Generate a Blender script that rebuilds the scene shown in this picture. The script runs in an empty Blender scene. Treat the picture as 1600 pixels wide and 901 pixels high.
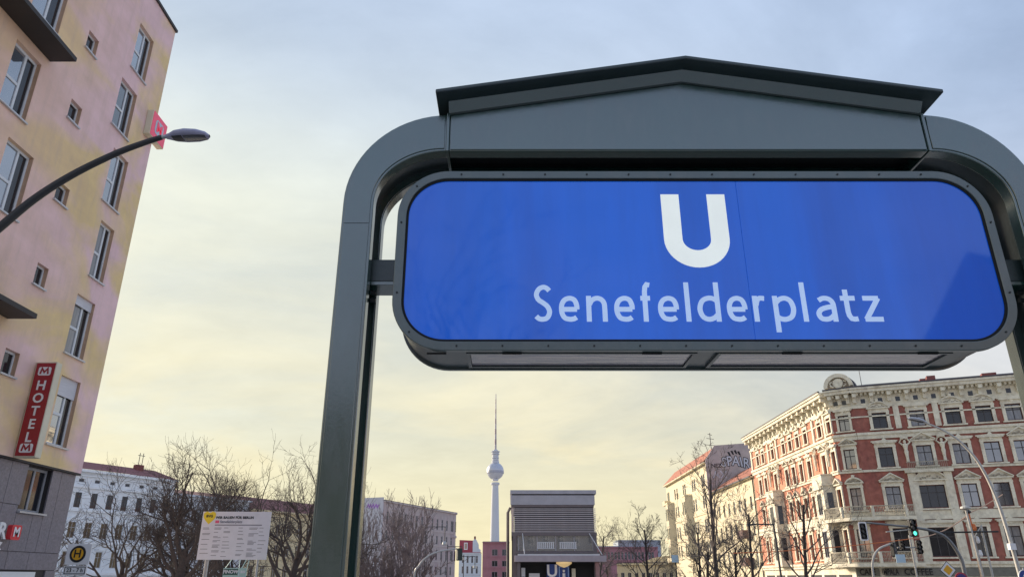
import bpy, bmesh, math, random
from mathutils import Vector, Matrix, Euler
R = math.radians
scene = bpy.context.scene

# ------------------------------------------------------------------ camera
cam_data = bpy.data.cameras.new('camera')
cam_data.sensor_width = 36.0
cam_data.lens = 25.54
cam_data.clip_end = 6000
cam_data.clip_start = 0.05
cam = bpy.data.objects.new('camera', cam_data)
scene.collection.objects.link(cam)
cam.location = (0, 0, 1.65)
cam.rotation_euler = (R(90 + 21.65), 0, 0)
scene.camera = cam

# ------------------------------------------------------------------ sky and sun
SUN_AZ, SUN_EL = -52.0, 17.0          # degrees, clockwise from +Y / above the horizon
world = bpy.data.worlds.new('World')
scene.world = world
world.use_nodes = True
nt = world.node_tree
nt.nodes.clear()
N = nt.nodes.new
LK = nt.links.new
sky = N('ShaderNodeTexSky')
sky.sky_type = 'NISHITA'
sky.sun_disc = False
sky.sun_elevation = R(SUN_EL)
sky.sun_rotation = R(SUN_AZ)
sky.air_density = 1.0
sky.dust_density = 0.6
sky.ozone_density = 1.6
tc = N('ShaderNodeTexCoord')
sep = N('ShaderNodeSeparateXYZ'); LK(tc.outputs['Generated'], sep.inputs[0])
# veil of thin high cloud, mapped on a flat layer above the town so it streaks towards the horizon
zc = N('ShaderNodeMath'); zc.operation = 'MAXIMUM'; LK(sep.outputs[2], zc.inputs[0]); zc.inputs[1].default_value = 0.0
za = N('ShaderNodeMath'); za.operation = 'ADD'; LK(zc.outputs[0], za.inputs[0]); za.inputs[1].default_value = 0.22
dv = N('ShaderNodeVectorMath'); dv.operation = 'DIVIDE'
cz = N('ShaderNodeCombineXYZ')
for k in range(3): LK(za.outputs[0], cz.inputs[k])
LK(tc.outputs['Generated'], dv.inputs[0]); LK(cz.outputs[0], dv.inputs[1])
mp = N('ShaderNodeMapping'); mp.inputs['Rotation'].default_value = (0, 0, R(24)); mp.inputs['Scale'].default_value = (1.0, 1.35, 1.0)
mp.inputs['Location'].default_value = (3.1, 1.7, 0)
LK(dv.outputs[0], mp.inputs[0])
n1 = N('ShaderNodeTexNoise'); n1.inputs['Scale'].default_value = 1.15; n1.inputs['Detail'].default_value = 9; n1.inputs['Roughness'].default_value = 0.56; n1.inputs['Distortion'].default_value = 0.5
LK(mp.outputs[0], n1.inputs['Vector'])
cr = N('ShaderNodeMapRange'); cr.inputs['From Min'].default_value = 0.38; cr.inputs['From Max'].default_value = 0.66
cr.inputs['To Min'].default_value = 0.66; cr.inputs['To Max'].default_value = 1.0
LK(n1.outputs['Fac'], cr.inputs['Value'])
# the veil is warm and bright around the hidden sun, pale blue grey away from it
sd = Vector((math.sin(R(SUN_AZ)) * math.cos(R(SUN_EL)), math.cos(R(SUN_AZ)) * math.cos(R(SUN_EL)), math.sin(R(SUN_EL))))
dt = N('ShaderNodeVectorMath'); dt.operation = 'DOT_PRODUCT'; LK(tc.outputs['Generated'], dt.inputs[0]); dt.inputs[1].default_value = sd
gl = N('ShaderNodeMapRange'); gl.inputs['From Min'].default_value = 0.0; gl.inputs['From Max'].default_value = 1.0; gl.interpolation_type = 'SMOOTHSTEP'
LK(dt.outputs['Value'], gl.inputs['Value'])
cc = N('ShaderNodeMix'); cc.data_type = 'RGBA'
cc.inputs['A'].default_value = (4.0, 5.05, 7.0, 1)
cc.inputs['B'].default_value = (7.15, 7.45, 6.55, 1)
gz_ = N('ShaderNodeMapRange'); gz_.inputs['From Min'].default_value = 0.40; gz_.inputs['From Max'].default_value = 0.72; gz_.inputs['To Min'].default_value = 1.0; gz_.inputs['To Max'].default_value = 0.2; gz_.interpolation_type = 'SMOOTHSTEP'
LK(sep.outputs[2], gz_.inputs['Value'])
gp = N('ShaderNodeMath'); gp.operation = 'MULTIPLY'; LK(gl.outputs[0], gp.inputs[0]); LK(gz_.outputs[0], gp.inputs[1])
LK(gp.outputs[0], cc.inputs['Factor'])
# low band near the horizon is yellower
hb = N('ShaderNodeMapRange'); hb.inputs['From Min'].default_value = 0.0; hb.inputs['From Max'].default_value = 0.58
hb.inputs['To Min'].default_value = 1.0; hb.inputs['To Max'].default_value = 0.0; hb.interpolation_type = 'SMOOTHSTEP'
LK(sep.outputs[2], hb.inputs['Value'])
hz = N('ShaderNodeMix'); hz.data_type = 'RGBA'
# the low band: yellow towards the sun, lavender grey opposite it
ga = N('ShaderNodeMapRange'); ga.inputs['From Min'].default_value = -0.35; ga.inputs['From Max'].default_value = 0.55; ga.interpolation_type = 'SMOOTHSTEP'
LK(dt.outputs['Value'], ga.inputs['Value'])
hc = N('ShaderNodeMix'); hc.data_type = 'RGBA'; LK(ga.outputs[0], hc.inputs['Factor'])
hc.inputs['A'].default_value = (6.6, 6.8, 8.0, 1); hc.inputs['B'].default_value = (7.7, 6.85, 4.35, 1)
LK(hc.outputs['Result'], hz.inputs['B'])
LK(hb.outputs[0], hz.inputs['Factor']); LK(cc.outputs['Result'], hz.inputs['A'])
# more veil low down
vm = N('ShaderNodeMath'); vm.operation = 'MAXIMUM'; LK(cr.outputs[0], vm.inputs[0])
hb2 = N('ShaderNodeMath'); hb2.operation = 'MULTIPLY'; LK(hb.outputs[0], hb2.inputs[0]); hb2.inputs[1].default_value = 0.95
LK(hb2.outputs[0], vm.inputs[1])
mx = N('ShaderNodeMix'); mx.data_type = 'RGBA'
LK(vm.outputs[0], mx.inputs['Factor'])
skm = N('ShaderNodeVectorMath'); skm.operation = 'MULTIPLY'; LK(sky.outputs[0], skm.inputs[0]); skm.inputs[1].default_value = (0.75, 0.82, 0.86)
LK(skm.outputs[0], mx.inputs['A']); LK(hz.outputs['Result'], mx.inputs['B'])
# finer mottling of the veil
n2 = N('ShaderNodeTexNoise'); n2.inputs['Scale'].default_value = 5.5; n2.inputs['Detail'].default_value = 10; n2.inputs['Roughness'].default_value = 0.62; n2.inputs['Distortion'].default_value = 0.25
LK(mp.outputs[0], n2.inputs['Vector'])
m2 = N('ShaderNodeMapRange'); m2.inputs['From Min'].default_value = 0.3; m2.inputs['From Max'].default_value = 0.7; m2.inputs['To Min'].default_value = 0.96; m2.inputs['To Max'].default_value = 1.04
LK(n2.outputs['Fac'], m2.inputs['Value'])
ms_ = N('ShaderNodeVectorMath'); ms_.operation = 'SCALE'; LK(mx.outputs['Result'], ms_.inputs[0]); LK(m2.outputs[0], ms_.inputs['Scale'])
bg = N('ShaderNodeBackground'); bg.inputs['Strength'].default_value = 0.070
LK(ms_.outputs[0], bg.inputs['Color'])
wo = N('ShaderNodeOutputWorld'); LK(bg.outputs[0], wo.inputs['Surface'])

sun_data = bpy.data.lights.new('sun', 'SUN')
sun_data.energy = 3.6
sun_data.angle = R(12)
sun_data.color = (1.0, 0.84, 0.66)
sun = bpy.data.objects.new('sun', sun_data)
scene.collection.objects.link(sun)
sun.rotation_euler = (-sd).to_track_quat('-Z', 'Y').to_euler()
sun.location = sd * 60

scene.view_settings.view_transform = 'Standard'
scene.view_settings.look = 'None'
scene.view_settings.gamma = 1.0
scene.view_settings.use_curve_mapping = False
scene.view_settings.exposure = 0.85
scene.cycles.max_bounces = 6
scene.cycles.diffuse_bounces = 4

# ------------------------------------------------------------------ materials
MATS = {}
def mat(name, col, rough=0.7, var=0.12, scale=3.0, bump=0.0, bscale=None, metal=0.0, ior=1.5, col2=None, f2=(0.45, 0.62), emit=0.0, stretch=(1, 1, 1), coat=0.0, ecol=None, alpha_tr=0.0, grime=None, rvar=0.0, side=None):
    if name in MATS: return MATS[name]
    m = bpy.data.materials.new(name); m.use_nodes = True
    t = m.node_tree; b = t.nodes['Principled BSDF']
    b.inputs['Roughness'].default_value = rough; b.inputs['Metallic'].default_value = metal; b.inputs['IOR'].default_value = ior
    b.inputs['Coat Weight'].default_value = coat
    if coat: b.inputs['Coat Roughness'].default_value = 0.08
    if alpha_tr: b.inputs['Transmission Weight'].default_value = alpha_tr
    co = t.nodes.new('ShaderNodeTexCoord'); mpn = t.nodes.new('ShaderNodeMapping'); mpn.inputs['Scale'].default_value = stretch
    t.links.new(co.outputs['Object'], mpn.inputs[0])
    nz = t.nodes.new('ShaderNodeTexNoise'); nz.inputs['Scale'].default_value = scale; nz.inputs['Detail'].default_value = 6; nz.inputs['Roughness'].default_value = 0.62
    t.links.new(mpn.outputs[0], nz.inputs['Vector'])
    c = tuple(col) + (1,)
    base = None
    if col2:
        n2 = t.nodes.new('ShaderNodeTexNoise'); n2.inputs['Scale'].default_value = scale * 0.35; n2.inputs['Detail'].default_value = 4; n2.inputs['Distortion'].default_value = 0.6
        t.links.new(mpn.outputs[0], n2.inputs['Vector'])
        r2 = t.nodes.new('ShaderNodeMapRange'); r2.inputs['From Min'].default_value = f2[0]; r2.inputs['From Max'].default_value = f2[1]
        t.links.new(n2.outputs['Fac'], r2.inputs['Value'])
        mm = t.nodes.new('ShaderNodeMix'); mm.data_type = 'RGBA'
        mm.inputs['A'].default_value = c; mm.inputs['B'].default_value = tuple(col2) + (1,)
        t.links.new(r2.outputs[0], mm.inputs['Factor']); base = mm.outputs['Result']
    if side is not None:            # a second paint colour towards one end of the wall, with a ragged boundary
        scol, ax, s0, s1 = side
        sp = t.nodes.new('ShaderNodeSeparateXYZ'); t.links.new(co.outputs['Object'], sp.inputs[0])
        sa = t.nodes.new('ShaderNodeMath'); sa.operation = 'MULTIPLY_ADD'; t.links.new(nz.outputs['Fac'], sa.inputs[0]); sa.inputs[1].default_value = (s1 - s0) * 1.2; t.links.new(sp.outputs[ax], sa.inputs[2])
        sr = t.nodes.new('ShaderNodeMapRange'); sr.inputs['From Min'].default_value = s0 + (s1 - s0) * .6; sr.inputs['From Max'].default_value = s1 + (s1 - s0) * .6; sr.inputs['To Min'].default_value = 0.75; sr.inputs['To Max'].default_value = 0.0
        t.links.new(sa.outputs[0], sr.inputs['Value'])
        sm2 = t.nodes.new('ShaderNodeMix'); sm2.data_type = 'RGBA'; t.links.new(sr.outputs[0], sm2.inputs['Factor'])
        if base is not None: t.links.new(base, sm2.inputs['A'])
        else: sm2.inputs['A'].default_value = c
        sm2.inputs['B'].default_value = tuple(scol) + (1,); base = sm2.outputs['Result']
    rg = t.nodes.new('ShaderNodeMapRange'); rg.inputs['From Min'].default_value = 0.3; rg.inputs['From Max'].default_value = 0.7
    rg.inputs['To Min'].default_value = 1 - var; rg.inputs['To Max'].default_value = 1 + var
    t.links.new(nz.outputs['Fac'], rg.inputs['Value'])
    vmn = t.nodes.new('ShaderNodeVectorMath'); vmn.operation = 'SCALE'
    if base is not None: t.links.new(base, vmn.inputs[0])
    else: vmn.inputs[0].default_value = tuple(col)
    t.links.new(rg.outputs[0], vmn.inputs['Scale'])
    outc = vmn.outputs[0]
    if grime:                       # (colour, amount, scale, vertical stretch): dirt runs and dust with their own shape
        gcol, gam, gsc, gst = grime
        gm = t.nodes.new('ShaderNodeMapping'); gm.inputs['Scale'].default_value = (1, 1, gst); t.links.new(co.outputs['Object'], gm.inputs[0])
        gn_ = t.nodes.new('ShaderNodeTexNoise'); gn_.inputs['Scale'].default_value = gsc; gn_.inputs['Detail'].default_value = 8; gn_.inputs['Roughness'].default_value = 0.68
        t.links.new(gm.outputs[0], gn_.inputs['Vector'])
        gr = t.nodes.new('ShaderNodeMapRange'); gr.inputs['From Min'].default_value = 0.48; gr.inputs['From Max'].default_value = 0.72; gr.inputs['To Max'].default_value = gam
        t.links.new(gn_.outputs['Fac'], gr.inputs['Value'])
        gx = t.nodes.new('ShaderNodeMix'); gx.data_type = 'RGBA'; t.links.new(gr.outputs[0], gx.inputs['Factor']); t.links.new(outc, gx.inputs['A']); gx.inputs['B'].default_value = tuple(gcol) + (1,)
        outc = gx.outputs['Result']
        if rvar:
            rr = t.nodes.new('ShaderNodeMath'); rr.operation = 'MULTIPLY_ADD'; t.links.new(gn_.outputs['Fac'], rr.inputs[0]); rr.inputs[1].default_value = rvar; rr.inputs[2].default_value = rough - rvar * 0.5
            t.links.new(rr.outputs[0], b.inputs['Roughness'])
    t.links.new(outc, b.inputs['Base Color'])
    if bump > 0:
        nb = t.nodes.new('ShaderNodeTexNoise'); nb.inputs['Scale'].default_value = bscale or scale * 6; nb.inputs['Detail'].default_value = 5
        t.links.new(mpn.outputs[0], nb.inputs['Vector'])
        bp = t.nodes.new('ShaderNodeBump'); bp.inputs['Strength'].default_value = bump; bp.inputs['Distance'].default_value = 0.02
        t.links.new(nb.outputs['Fac'], bp.inputs['Height']); t.links.new(bp.outputs[0], b.inputs['Normal'])
    if emit:
        if ecol is None: t.links.new(vmn.outputs[0], b.inputs['Emission Color'])
        else: b.inputs['Emission Color'].default_value = tuple(ecol) + (1,)
        b.inputs['Emission Strength'].default_value = emit
    MATS[name] = m
    return m

# ------------------------------------------------------------------ mesh builder
class MB:
    def __init__(s): s.v = []; s.f = []
    def quad(s, a, b, c, d):
        i = len(s.v); s.v += [a, b, c, d]; s.f.append((i, i + 1, i + 2, i + 3)); return s
    def box(s, x0, x1, y0, y1, z0, z1):
        i = len(s.v)
        s.v += [(x0, y0, z0), (x1, y0, z0), (x1, y1, z0), (x0, y1, z0), (x0, y0, z1), (x1, y0, z1), (x1, y1, z1), (x0, y1, z1)]
        s.f += [(i, i + 3, i + 2, i + 1), (i + 4, i + 5, i + 6, i + 7), (i, i + 1, i + 5, i + 4), (i + 1, i + 2, i + 6, i + 5), (i + 2, i + 3, i + 7, i + 6), (i + 3, i, i + 4, i + 7)]
        return s
    def prism(s, poly, y0, y1):            # polygon in (x, z), counter-clockwise seen from -y
        n = len(poly); i = len(s.v)
        s.v += [(x, y0, z) for x, z in poly] + [(x, y1, z) for x, z in poly]
        s.f.append(tuple(range(i, i + n))); s.f.append(tuple(range(i + 2 * n - 1, i + n - 1, -1)))
        for k in range(n):
            a, b = i + k, i + (k + 1) % n
            s.f.append((b, a, a + n, b + n))
        return s
    def hprism(s, poly, z0, z1):           # polygon in (x, y), counter-clockwise from above
        n = len(poly); i = len(s.v)
        s.v += [(x, y, z0) for x, y in poly] + [(x, y, z1) for x, y in poly]
        s.f.append(tuple(range(i + n - 1, i - 1, -1))); s.f.append(tuple(range(i + n, i + 2 * n)))
        for k in range(n):
            a, b = i + k, i + (k + 1) % n
            s.f.append((a, b, b + n, a + n))
        return s
    def ring(s, outer, inner, y0, y1):     # closed band between two outlines of equal length in (x, z)
        n = len(outer); i = len(s.v)
        s.v += [(x, y0, z) for x, z in outer] + [(x, y0, z) for x, z in inner] + [(x, y1, z) for x, z in outer] + [(x, y1, z) for x, z in inner]
        for k in range(n):
            a, b = k, (k + 1) % n
            s.f += [(i + a, i + b, i + n + b, i + n + a), (i + 2 * n + b, i + 2 * n + a, i + 3 * n + a, i + 3 * n + b),
                    (i + b, i + a, i + 2 * n + a, i + 2 * n + b), (i + n + a, i + n + b, i + 3 * n + b, i + 3 * n + a)]
        return s
    def tube(s, pts, rad, n=8, cap=True):
        pts = [Vector(p) for p in pts]
        if not hasattr(rad, '__len__'): rad = [rad] * len(pts)
        i0 = len(s.v); up = Vector((0.13, 0.21, 0.97))
        for k, p in enumerate(pts):
            t = (pts[min(k + 1, len(pts) - 1)] - pts[max(k - 1, 0)]).normalized()
            u = t.cross(up)
            if u.length < 1e-3: u = t.cross(Vector((1, 0, 0)))
            u.normalize(); w = t.cross(u)
            for j in range(n):
                a = 2 * math.pi * j / n
                q = p + (u * math.cos(a) + w * math.sin(a)) * rad[k]
                s.v.append((q.x, q.y, q.z))
        for k in range(len(pts) - 1):
            for j in range(n):
                a = i0 + k * n + j; b = i0 + k * n + (j + 1) % n
                s.f.append((a, b, b + n, a + n))
        if cap:
            s.f.append(tuple(range(i0 + n - 1, i0 - 1, -1))); e = i0 + (len(pts) - 1) * n; s.f.append(tuple(range(e, e + n)))
        return s
    def lathe(s, prof, n=24, cx=0, cy=0):
        i0 = len(s.v)
        for r, z in prof:
            for j in range(n):
                a = 2 * math.pi * j / n
                s.v.append((cx + r * math.cos(a), cy + r * math.sin(a), z))
        for k in range(len(prof) - 1):
            for j in range(n):
                a = i0 + k * n + j; b = i0 + k * n + (j + 1) % n
                s.f.append((a, b, b + n, a + n))
        s.f.append(tuple(range(i0 + n - 1, i0 - 1, -1))); e = i0 + (len(prof) - 1) * n; s.f.append(tuple(range(e, e + n)))
        return s
    def ribbon(s, pts, w, y0, y1):         # flat stroke in (x, z) with mitred joints
        n = len(pts); Lp = []; Rp = []
        for k in range(n):
            p = Vector(pts[k])
            d0 = (p - Vector(pts[k - 1])).normalized() if k else None
            d1 = (Vector(pts[k + 1]) - p).normalized() if k < n - 1 else None
            d = (d0 + d1).normalized() if d0 is not None and d1 is not None else (d0 if d1 is None else d1)
            nn = Vector((-d.y, d.x)); ref = d1 if d1 is not None else d0
            c = max(0.5, nn.dot(Vector((-ref.y, ref.x))))
            Lp.append(p + nn * (w / 2 / c)); Rp.append(p - nn * (w / 2 / c))
        i = len(s.v)
        for k in range(n):
            s.v += [(Lp[k].x, y0, Lp[k].y), (Rp[k].x, y0, Rp[k].y), (Rp[k].x, y1, Rp[k].y), (Lp[k].x, y1, Lp[k].y)]
        for k in range(n - 1):
            a = i + 4 * k
            for q in range(4):
                s.f.append((a + q, a + (q + 1) % 4, a + 4 + (q + 1) % 4, a + 4 + q))
        s.f.append((i, i + 3, i + 2, i + 1)); e = i + 4 * (n - 1); s.f.append((e, e + 1, e + 2, e + 3))
        return s
    def mesh(s, name, fix=True):
        me = bpy.data.meshes.new(name); me.from_pydata(s.v, [], s.f)
        if fix:
            bm = bmesh.new(); bm.from_mesh(me); bmesh.ops.recalc_face_normals(bm, faces=bm.faces); bm.to_mesh(me); bm.free()
        me.update(); return me

COL = scene.collection
def link(name, data, parent=None, loc=(0, 0, 0), rz=0.0):
    o = bpy.data.objects.new(name, data); COL.objects.link(o)
    if parent is not None: o.parent = parent
    o.location = loc; o.rotation_euler = (0, 0, rz)
    return o
def tag(o, label, cat, group=None):
    o['label'] = label; o['category'] = cat
    if group: o['group'] = group
    return o
def thing(name, label, cat, loc=(0, 0, 0), rz=0.0, group=None):
    o = link(name, None, None, loc, rz); o.empty_display_size = 0.3
    return tag(o, label, cat, group)
def part(name, mb, m, parent, loc=(0, 0, 0), rz=0.0, smooth=False, bevel=0.0, seg=2):
    me = mb.mesh(name) if isinstance(mb, MB) else mb
    if m is not None and not me.materials: me.materials.append(m)
    if smooth:
        for p in me.polygons: p.use_smooth = True
    o = link(name, me, parent, loc, rz)
    if bevel:
        md = o.modifiers.new('bevel', 'BEVEL'); md.width = bevel; md.segments = seg; md.limit_method = 'ANGLE'; md.angle_limit = R(40)
    return o
def struct(name, mb, m):
    o = part(name, mb, m, None); o['kind'] = 'structure'; return o
def smooth_by_angle(o, ang=35):
    me = o.data
    for p in me.polygons: p.use_smooth = True
    try: me.set_sharp_from_angle(angle=R(ang))
    except Exception: pass
    return o
def text_mesh(body, size, depth=0.004, bold=0.0, align='CENTER', spacing=1.0):
    cu = bpy.data.curves.new('lettering', 'FONT'); cu.body = body; cu.size = size; cu.extrude = depth / 2; cu.offset = bold
    cu.align_x = align; cu.align_y = 'CENTER'; cu.space_character = spacing; cu.resolution_u = 3
    ob = bpy.data.objects.new('tmp', cu); COL.objects.link(ob)
    dg = bpy.context.evaluated_depsgraph_get()
    me = bpy.data.meshes.new_from_object(ob.evaluated_get(dg))
    bpy.data.objects.remove(ob); bpy.data.curves.remove(cu)
    me.transform(Matrix.Rotation(R(90), 4, 'X'))       # upright, readable from -y
    me.materials.clear()
    return me
def catmull(pts, n=6):
    out = []; P = [pts[0]] + list(pts) + [pts[-1]]
    for k in range(1, len(P) - 2):
        p0, p1, p2, p3 = [Vector(q) for q in P[k - 1:k + 3]]
        for j in range(n):
            t = j / n
            q = 0.5 * ((2 * p1) + (-p0 + p2) * t + (2 * p0 - 5 * p1 + 4 * p2 - p3) * t * t + (-p0 + 3 * p1 - 3 * p2 + p3) * t ** 3)
            out.append(tuple(q))
    out.append(tuple(pts[-1])); return out
def rrect(x0, x1, z0, z1, r, n=14):
    out = []
    for cx, cz, a0 in ((x1 - r, z0 + r, -90), (x1 - r, z1 - r, 0), (x0 + r, z1 - r, 90), (x0 + r, z0 + r, 180)):
        for k in range(n + 1):
            a = R(a0 + 90 * k / n); out.append((cx + r * math.cos(a), cz + r * math.sin(a)))
    return out

GZ = [(-200, 0.0), (12, 0.0), (70, -2.2), (4000, -2.2)]
def gz(y):
    for (a, za_), (b, zb_) in zip(GZ, GZ[1:]):
        if y <= b: return za_ + (zb_ - za_) * max(0, (y - a)) / (b - a)
    return -2.2

# ------------------------------------------------------------------ ground, roads, pavements
m_ground = mat('ground_concrete', (0.40, 0.39, 0.37), 0.9, 0.15, 0.6, 0.2)
m_asphalt = mat('asphalt', (0.075, 0.075, 0.078), 0.9, 0.2, 2.0, 0.4, 40)
m_pave = mat('pavement_slabs', (0.42, 0.41, 0.39), 0.85, 0.15, 1.5, 0.2)
m_kerb = mat('kerb_granite', (0.36, 0.35, 0.34), 0.8, 0.1, 5)
m_paint = mat('road_paint', (0.75, 0.75, 0.72), 0.7, 0.08, 8)
def strip(x0, x1, y0, y1, dz, skirt=0.0):
    ys = sorted({y0, y1} | {y for y, _ in GZ if y0 < y < y1}); mb = MB()
    for a, b in zip(ys, ys[1:]):
        za_, zb_ = gz(a) + dz, gz(b) + dz
        mb.quad((x0, a, za_), (x1, a, za_), (x1, b, zb_), (x0, b, zb_))
        if skirt:
            mb.quad((x0, a, za_ - skirt), (x0, a, za_), (x0, b, zb_), (x0, b, zb_ - skirt))
            mb.quad((x1, a, za_), (x1, a, za_ - skirt), (x1, b, zb_ - skirt), (x1, b, zb_))
    return mb
struct('ground', strip(-2500, 2500, -200, 4000, -0.16), m_ground)
struct('road', strip(-9.5, -5.0, -190, 600, -0.12), m_asphalt)
struct('road', strip(10, 31.5, -190, 600, -0.12), m_asphalt)
struct('pavement', strip(-5, 10, -190, 400, 0.0, 0.2), m_pave)
struct('pavement', strip(-60, -9.5, -190, 80, 0.0, 0.2), m_pave)
struct('pavement', strip(31.5, 35.0, -190, 400, 0.0, 0.2), m_pave)
for x in (-5.0, 9.85, -9.65, 31.35): struct('kerb', strip(x, x + 0.15, -190, 400, 0.012, 0.2), m_kerb)
mk = MB()
for k in range(40):
    y = -20 + k * 6
    for a, b in zip([y], [y + 3]):
        mk.quad((20.7, a, gz(a) - 0.115), (20.85, a, gz(a) - 0.115), (20.85, b, gz(b) - 0.115), (20.7, b, gz(b) - 0.115))
struct('road_marking', mk, m_paint)

# ------------------------------------------------------------------ underground station portal with its sign
m_green = mat('portal_green_paint', (0.010, 0.052, 0.042), 0.20, 0.16, 4, 0.012, 60, ior=2.6, grime=((0.10, 0.11, 0.105), 0.30, 15, 0.3), rvar=0.26)
m_green_d = mat('portal_inner_paint', (0.030, 0.046, 0.046), 0.32, 0.10, 5, 0.05, 60, ior=1.7)
m_signframe = mat('sign_frame_paint', (0.030, 0.056, 0.050), 0.32, 0.14, 8, 0.02, 80, ior=2.2, grime=((0.15, 0.14, 0.12), 0.45, 9, 0.5), rvar=0.2)
m_blue = mat('sign_blue_acrylic', (0.002, 0.082, 0.48), 0.04, 0.10, 1.3, 0.0, ior=1.72, emit=0.34, stretch=(3.0, 1, 0.3), col2=(0.006, 0.058, 0.36), f2=(0.42, 0.66), grime=((0.004, 0.050, 0.30), 0.65, 2.6, 0.10), rvar=0.06)
m_white_l = mat('sign_letter_white', (0.74, 0.78, 0.75), 0.25, 0.04, 4, emit=0.34)
m_blue_l = mat('sign_letter_pale_blue', (0.42, 0.55, 0.80), 0.25, 0.04, 4, emit=0.30)
m_screw = mat('screw_dark', (0.02, 0.025, 0.025), 0.5, 0.05)
m_acryl = mat('soffit_pane_acrylic', (0.30, 0.25, 0.27), 0.06, 0.22, 7, 0.12, 14, ior=2.6, stretch=(0.4, 3, 3))
m_gap = mat('gasket_and_shade_black', (0.008, 0.008, 0.008), 0.8, 0.05)
CX = 0.905
portal = thing('station_portal', 'dark green steel arched station portal carrying the blue lit Senefelderplatz sign', 'portal', (CX, 3.2, 0))
def arcpts(cx, cz, rx, rz, a0, a1, n=18):
    return [(cx + rx * math.cos(R(a0 + (a1 - a0) * k / n)), cz + rz * math.sin(R(a0 + (a1 - a0) * k / n))) for k in range(n + 1)]
def post_outline(g=0.0, gs=0.0, zb=0.0):
    # left half, x measured from the portal centre; g = inset from the faces
    xo, xi, xs = -1.745 + g, -1.594 - g, -1.240 - gs
    zt, zi = 3.897 - g, 3.677 + g
    cz = 3.385
    out = [(xo, zb)] + arcpts(xs, cz, xs - xo, zt - cz, 180, 90) + arcpts(xs, cz, xs - xi, zi - cz, 90, 180) + [(xi, zb)]
    return out
def mirror(poly): return [(-x, z) for x, z in reversed(poly)]
for side in (0, 1):
    fx = (lambda p: p) if side == 0 else mirror
    po = part('post', MB().prism(fx(post_outline()), 0.0, 0.070), m_green, portal, bevel=0.006, seg=3); smooth_by_angle(po)
    smooth_by_angle(part('face_plate', MB().prism(fx(post_outline(0.013, 0.012, 0.02)), -0.005, 0.0), m_green, po, bevel=0.003))
    smooth_by_angle(part('web', MB().prism(fx(post_outline(0.045, 0.0)), 0.070, 0.245), m_green_d, po))
    smooth_by_angle(part('rear_flange', MB().prism(fx(post_outline()), 0.245, 0.325), m_green, po, bevel=0.006, seg=3))
    sx = -1 if side == 0 else 1
    ja, jb = sorted((sx * 1.731, sx * 1.608)); part('weld_line', MB().box(ja, jb, -0.0056, -0.0050, 3.262, 3.2645), m_gap, po)
    # joint lips between corner and gable
    part('joint_strip', MB().box(sx * 1.236 - 0.007, sx * 1.236 + 0.007, -0.010, 0.315, 3.672, 3.902), m_green, po, bevel=0.003)
    xa, xb = sorted((sx * 1.62, sx * 1.465))
    br = part('bracket', MB().box(xa, xb, 0.09, 0.22, 2.99, 3.112), m_green_d, portal, bevel=0.008)
    part('bracket_plate', MB().box(xa - 0.004, xb + 0.004, 0.084, 0.23, 2.972, 2.990), m_green, br, bevel=0.002)
    cb = MB()
    for zc_ in (2.945, 2.905): cb.tube([(sx * 1.597, 0.12, zc_), (sx * 1.572, 0.12, zc_)], 0.011, 6)
    part('bolt', cb, m_screw, br)
def gable(z0, dz=0.0, e=1.229):
    return [(-e, z0), (e, z0), (e, 3.897 + dz), (0, 4.098 + dz), (-e, 3.897 + dz)]
gb = part('gable_beam', MB().prism(gable(3.677), 0.0, 0.070), m_green, portal, bevel=0.005)
part('face_plate', MB().prism([(-1.222, 3.684), (1.222, 3.684), (1.222, 3.888), (0, 4.088), (-1.222, 3.888)], -0.004, 0.0), m_green, gb, bevel=0.003)
part('rear_plate', MB().prism(gable(3.677), 0.255, 0.325), m_green, gb, bevel=0.005)
part('beam_gap_shade', MB().box(-1.229, 1.229, 0.075, 0.25, 3.73, 3.86), m_gap, gb)  # black web stands in for the shade between the beam's plates
def slope(e, lo, hi):
    s_ = (4.098 - 3.897) / 1.229
    za_ = 4.098 - s_ * e
    return [(-e, za_ + lo), (0, 4.098 + lo), (e, za_ + lo), (e, za_ + hi), (0, 4.098 + hi), (-e, za_ + hi)]
rf = part('roof', MB().prism(slope(1.295, 0.057, 0.077), -0.129, 0.454), m_green_d, portal, bevel=0.004)
def cove(ya, yb):
    mb = MB(); e = 1.235; s_ = (4.098 - 3.897) / 1.229
    for sx in (-1, 1):
        a0 = (0, ya, 4.101); a1 = (sx * e, ya, 4.101 - s_ * e); b1 = (sx * e, yb, 4.1545 - s_ * e); b0 = (0, yb, 4.1545)
        k = .006 if yb < ya else -.006
        mb.quad(a0, a1, b1, b0); mb.quad((0, ya + k, 4.101), (0, yb + k, 4.1545), (sx * e, yb + k, 4.1545 - s_ * e), (sx * e, ya + k, 4.101 - s_ * e))
    return mb
part('fascia', cove(0.004, -0.040), m_green, rf); part('fascia', cove(0.321, 0.365), m_green, rf)
part('roof_core', MB().prism(slope(1.20, 0.003, 0.0565), 0.02, 0.30), m_green_d, rf)
part('drip_edge', MB().prism(slope(1.238, -0.007, 0.0025), -0.008, 0.010), m_green_d, rf)

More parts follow.
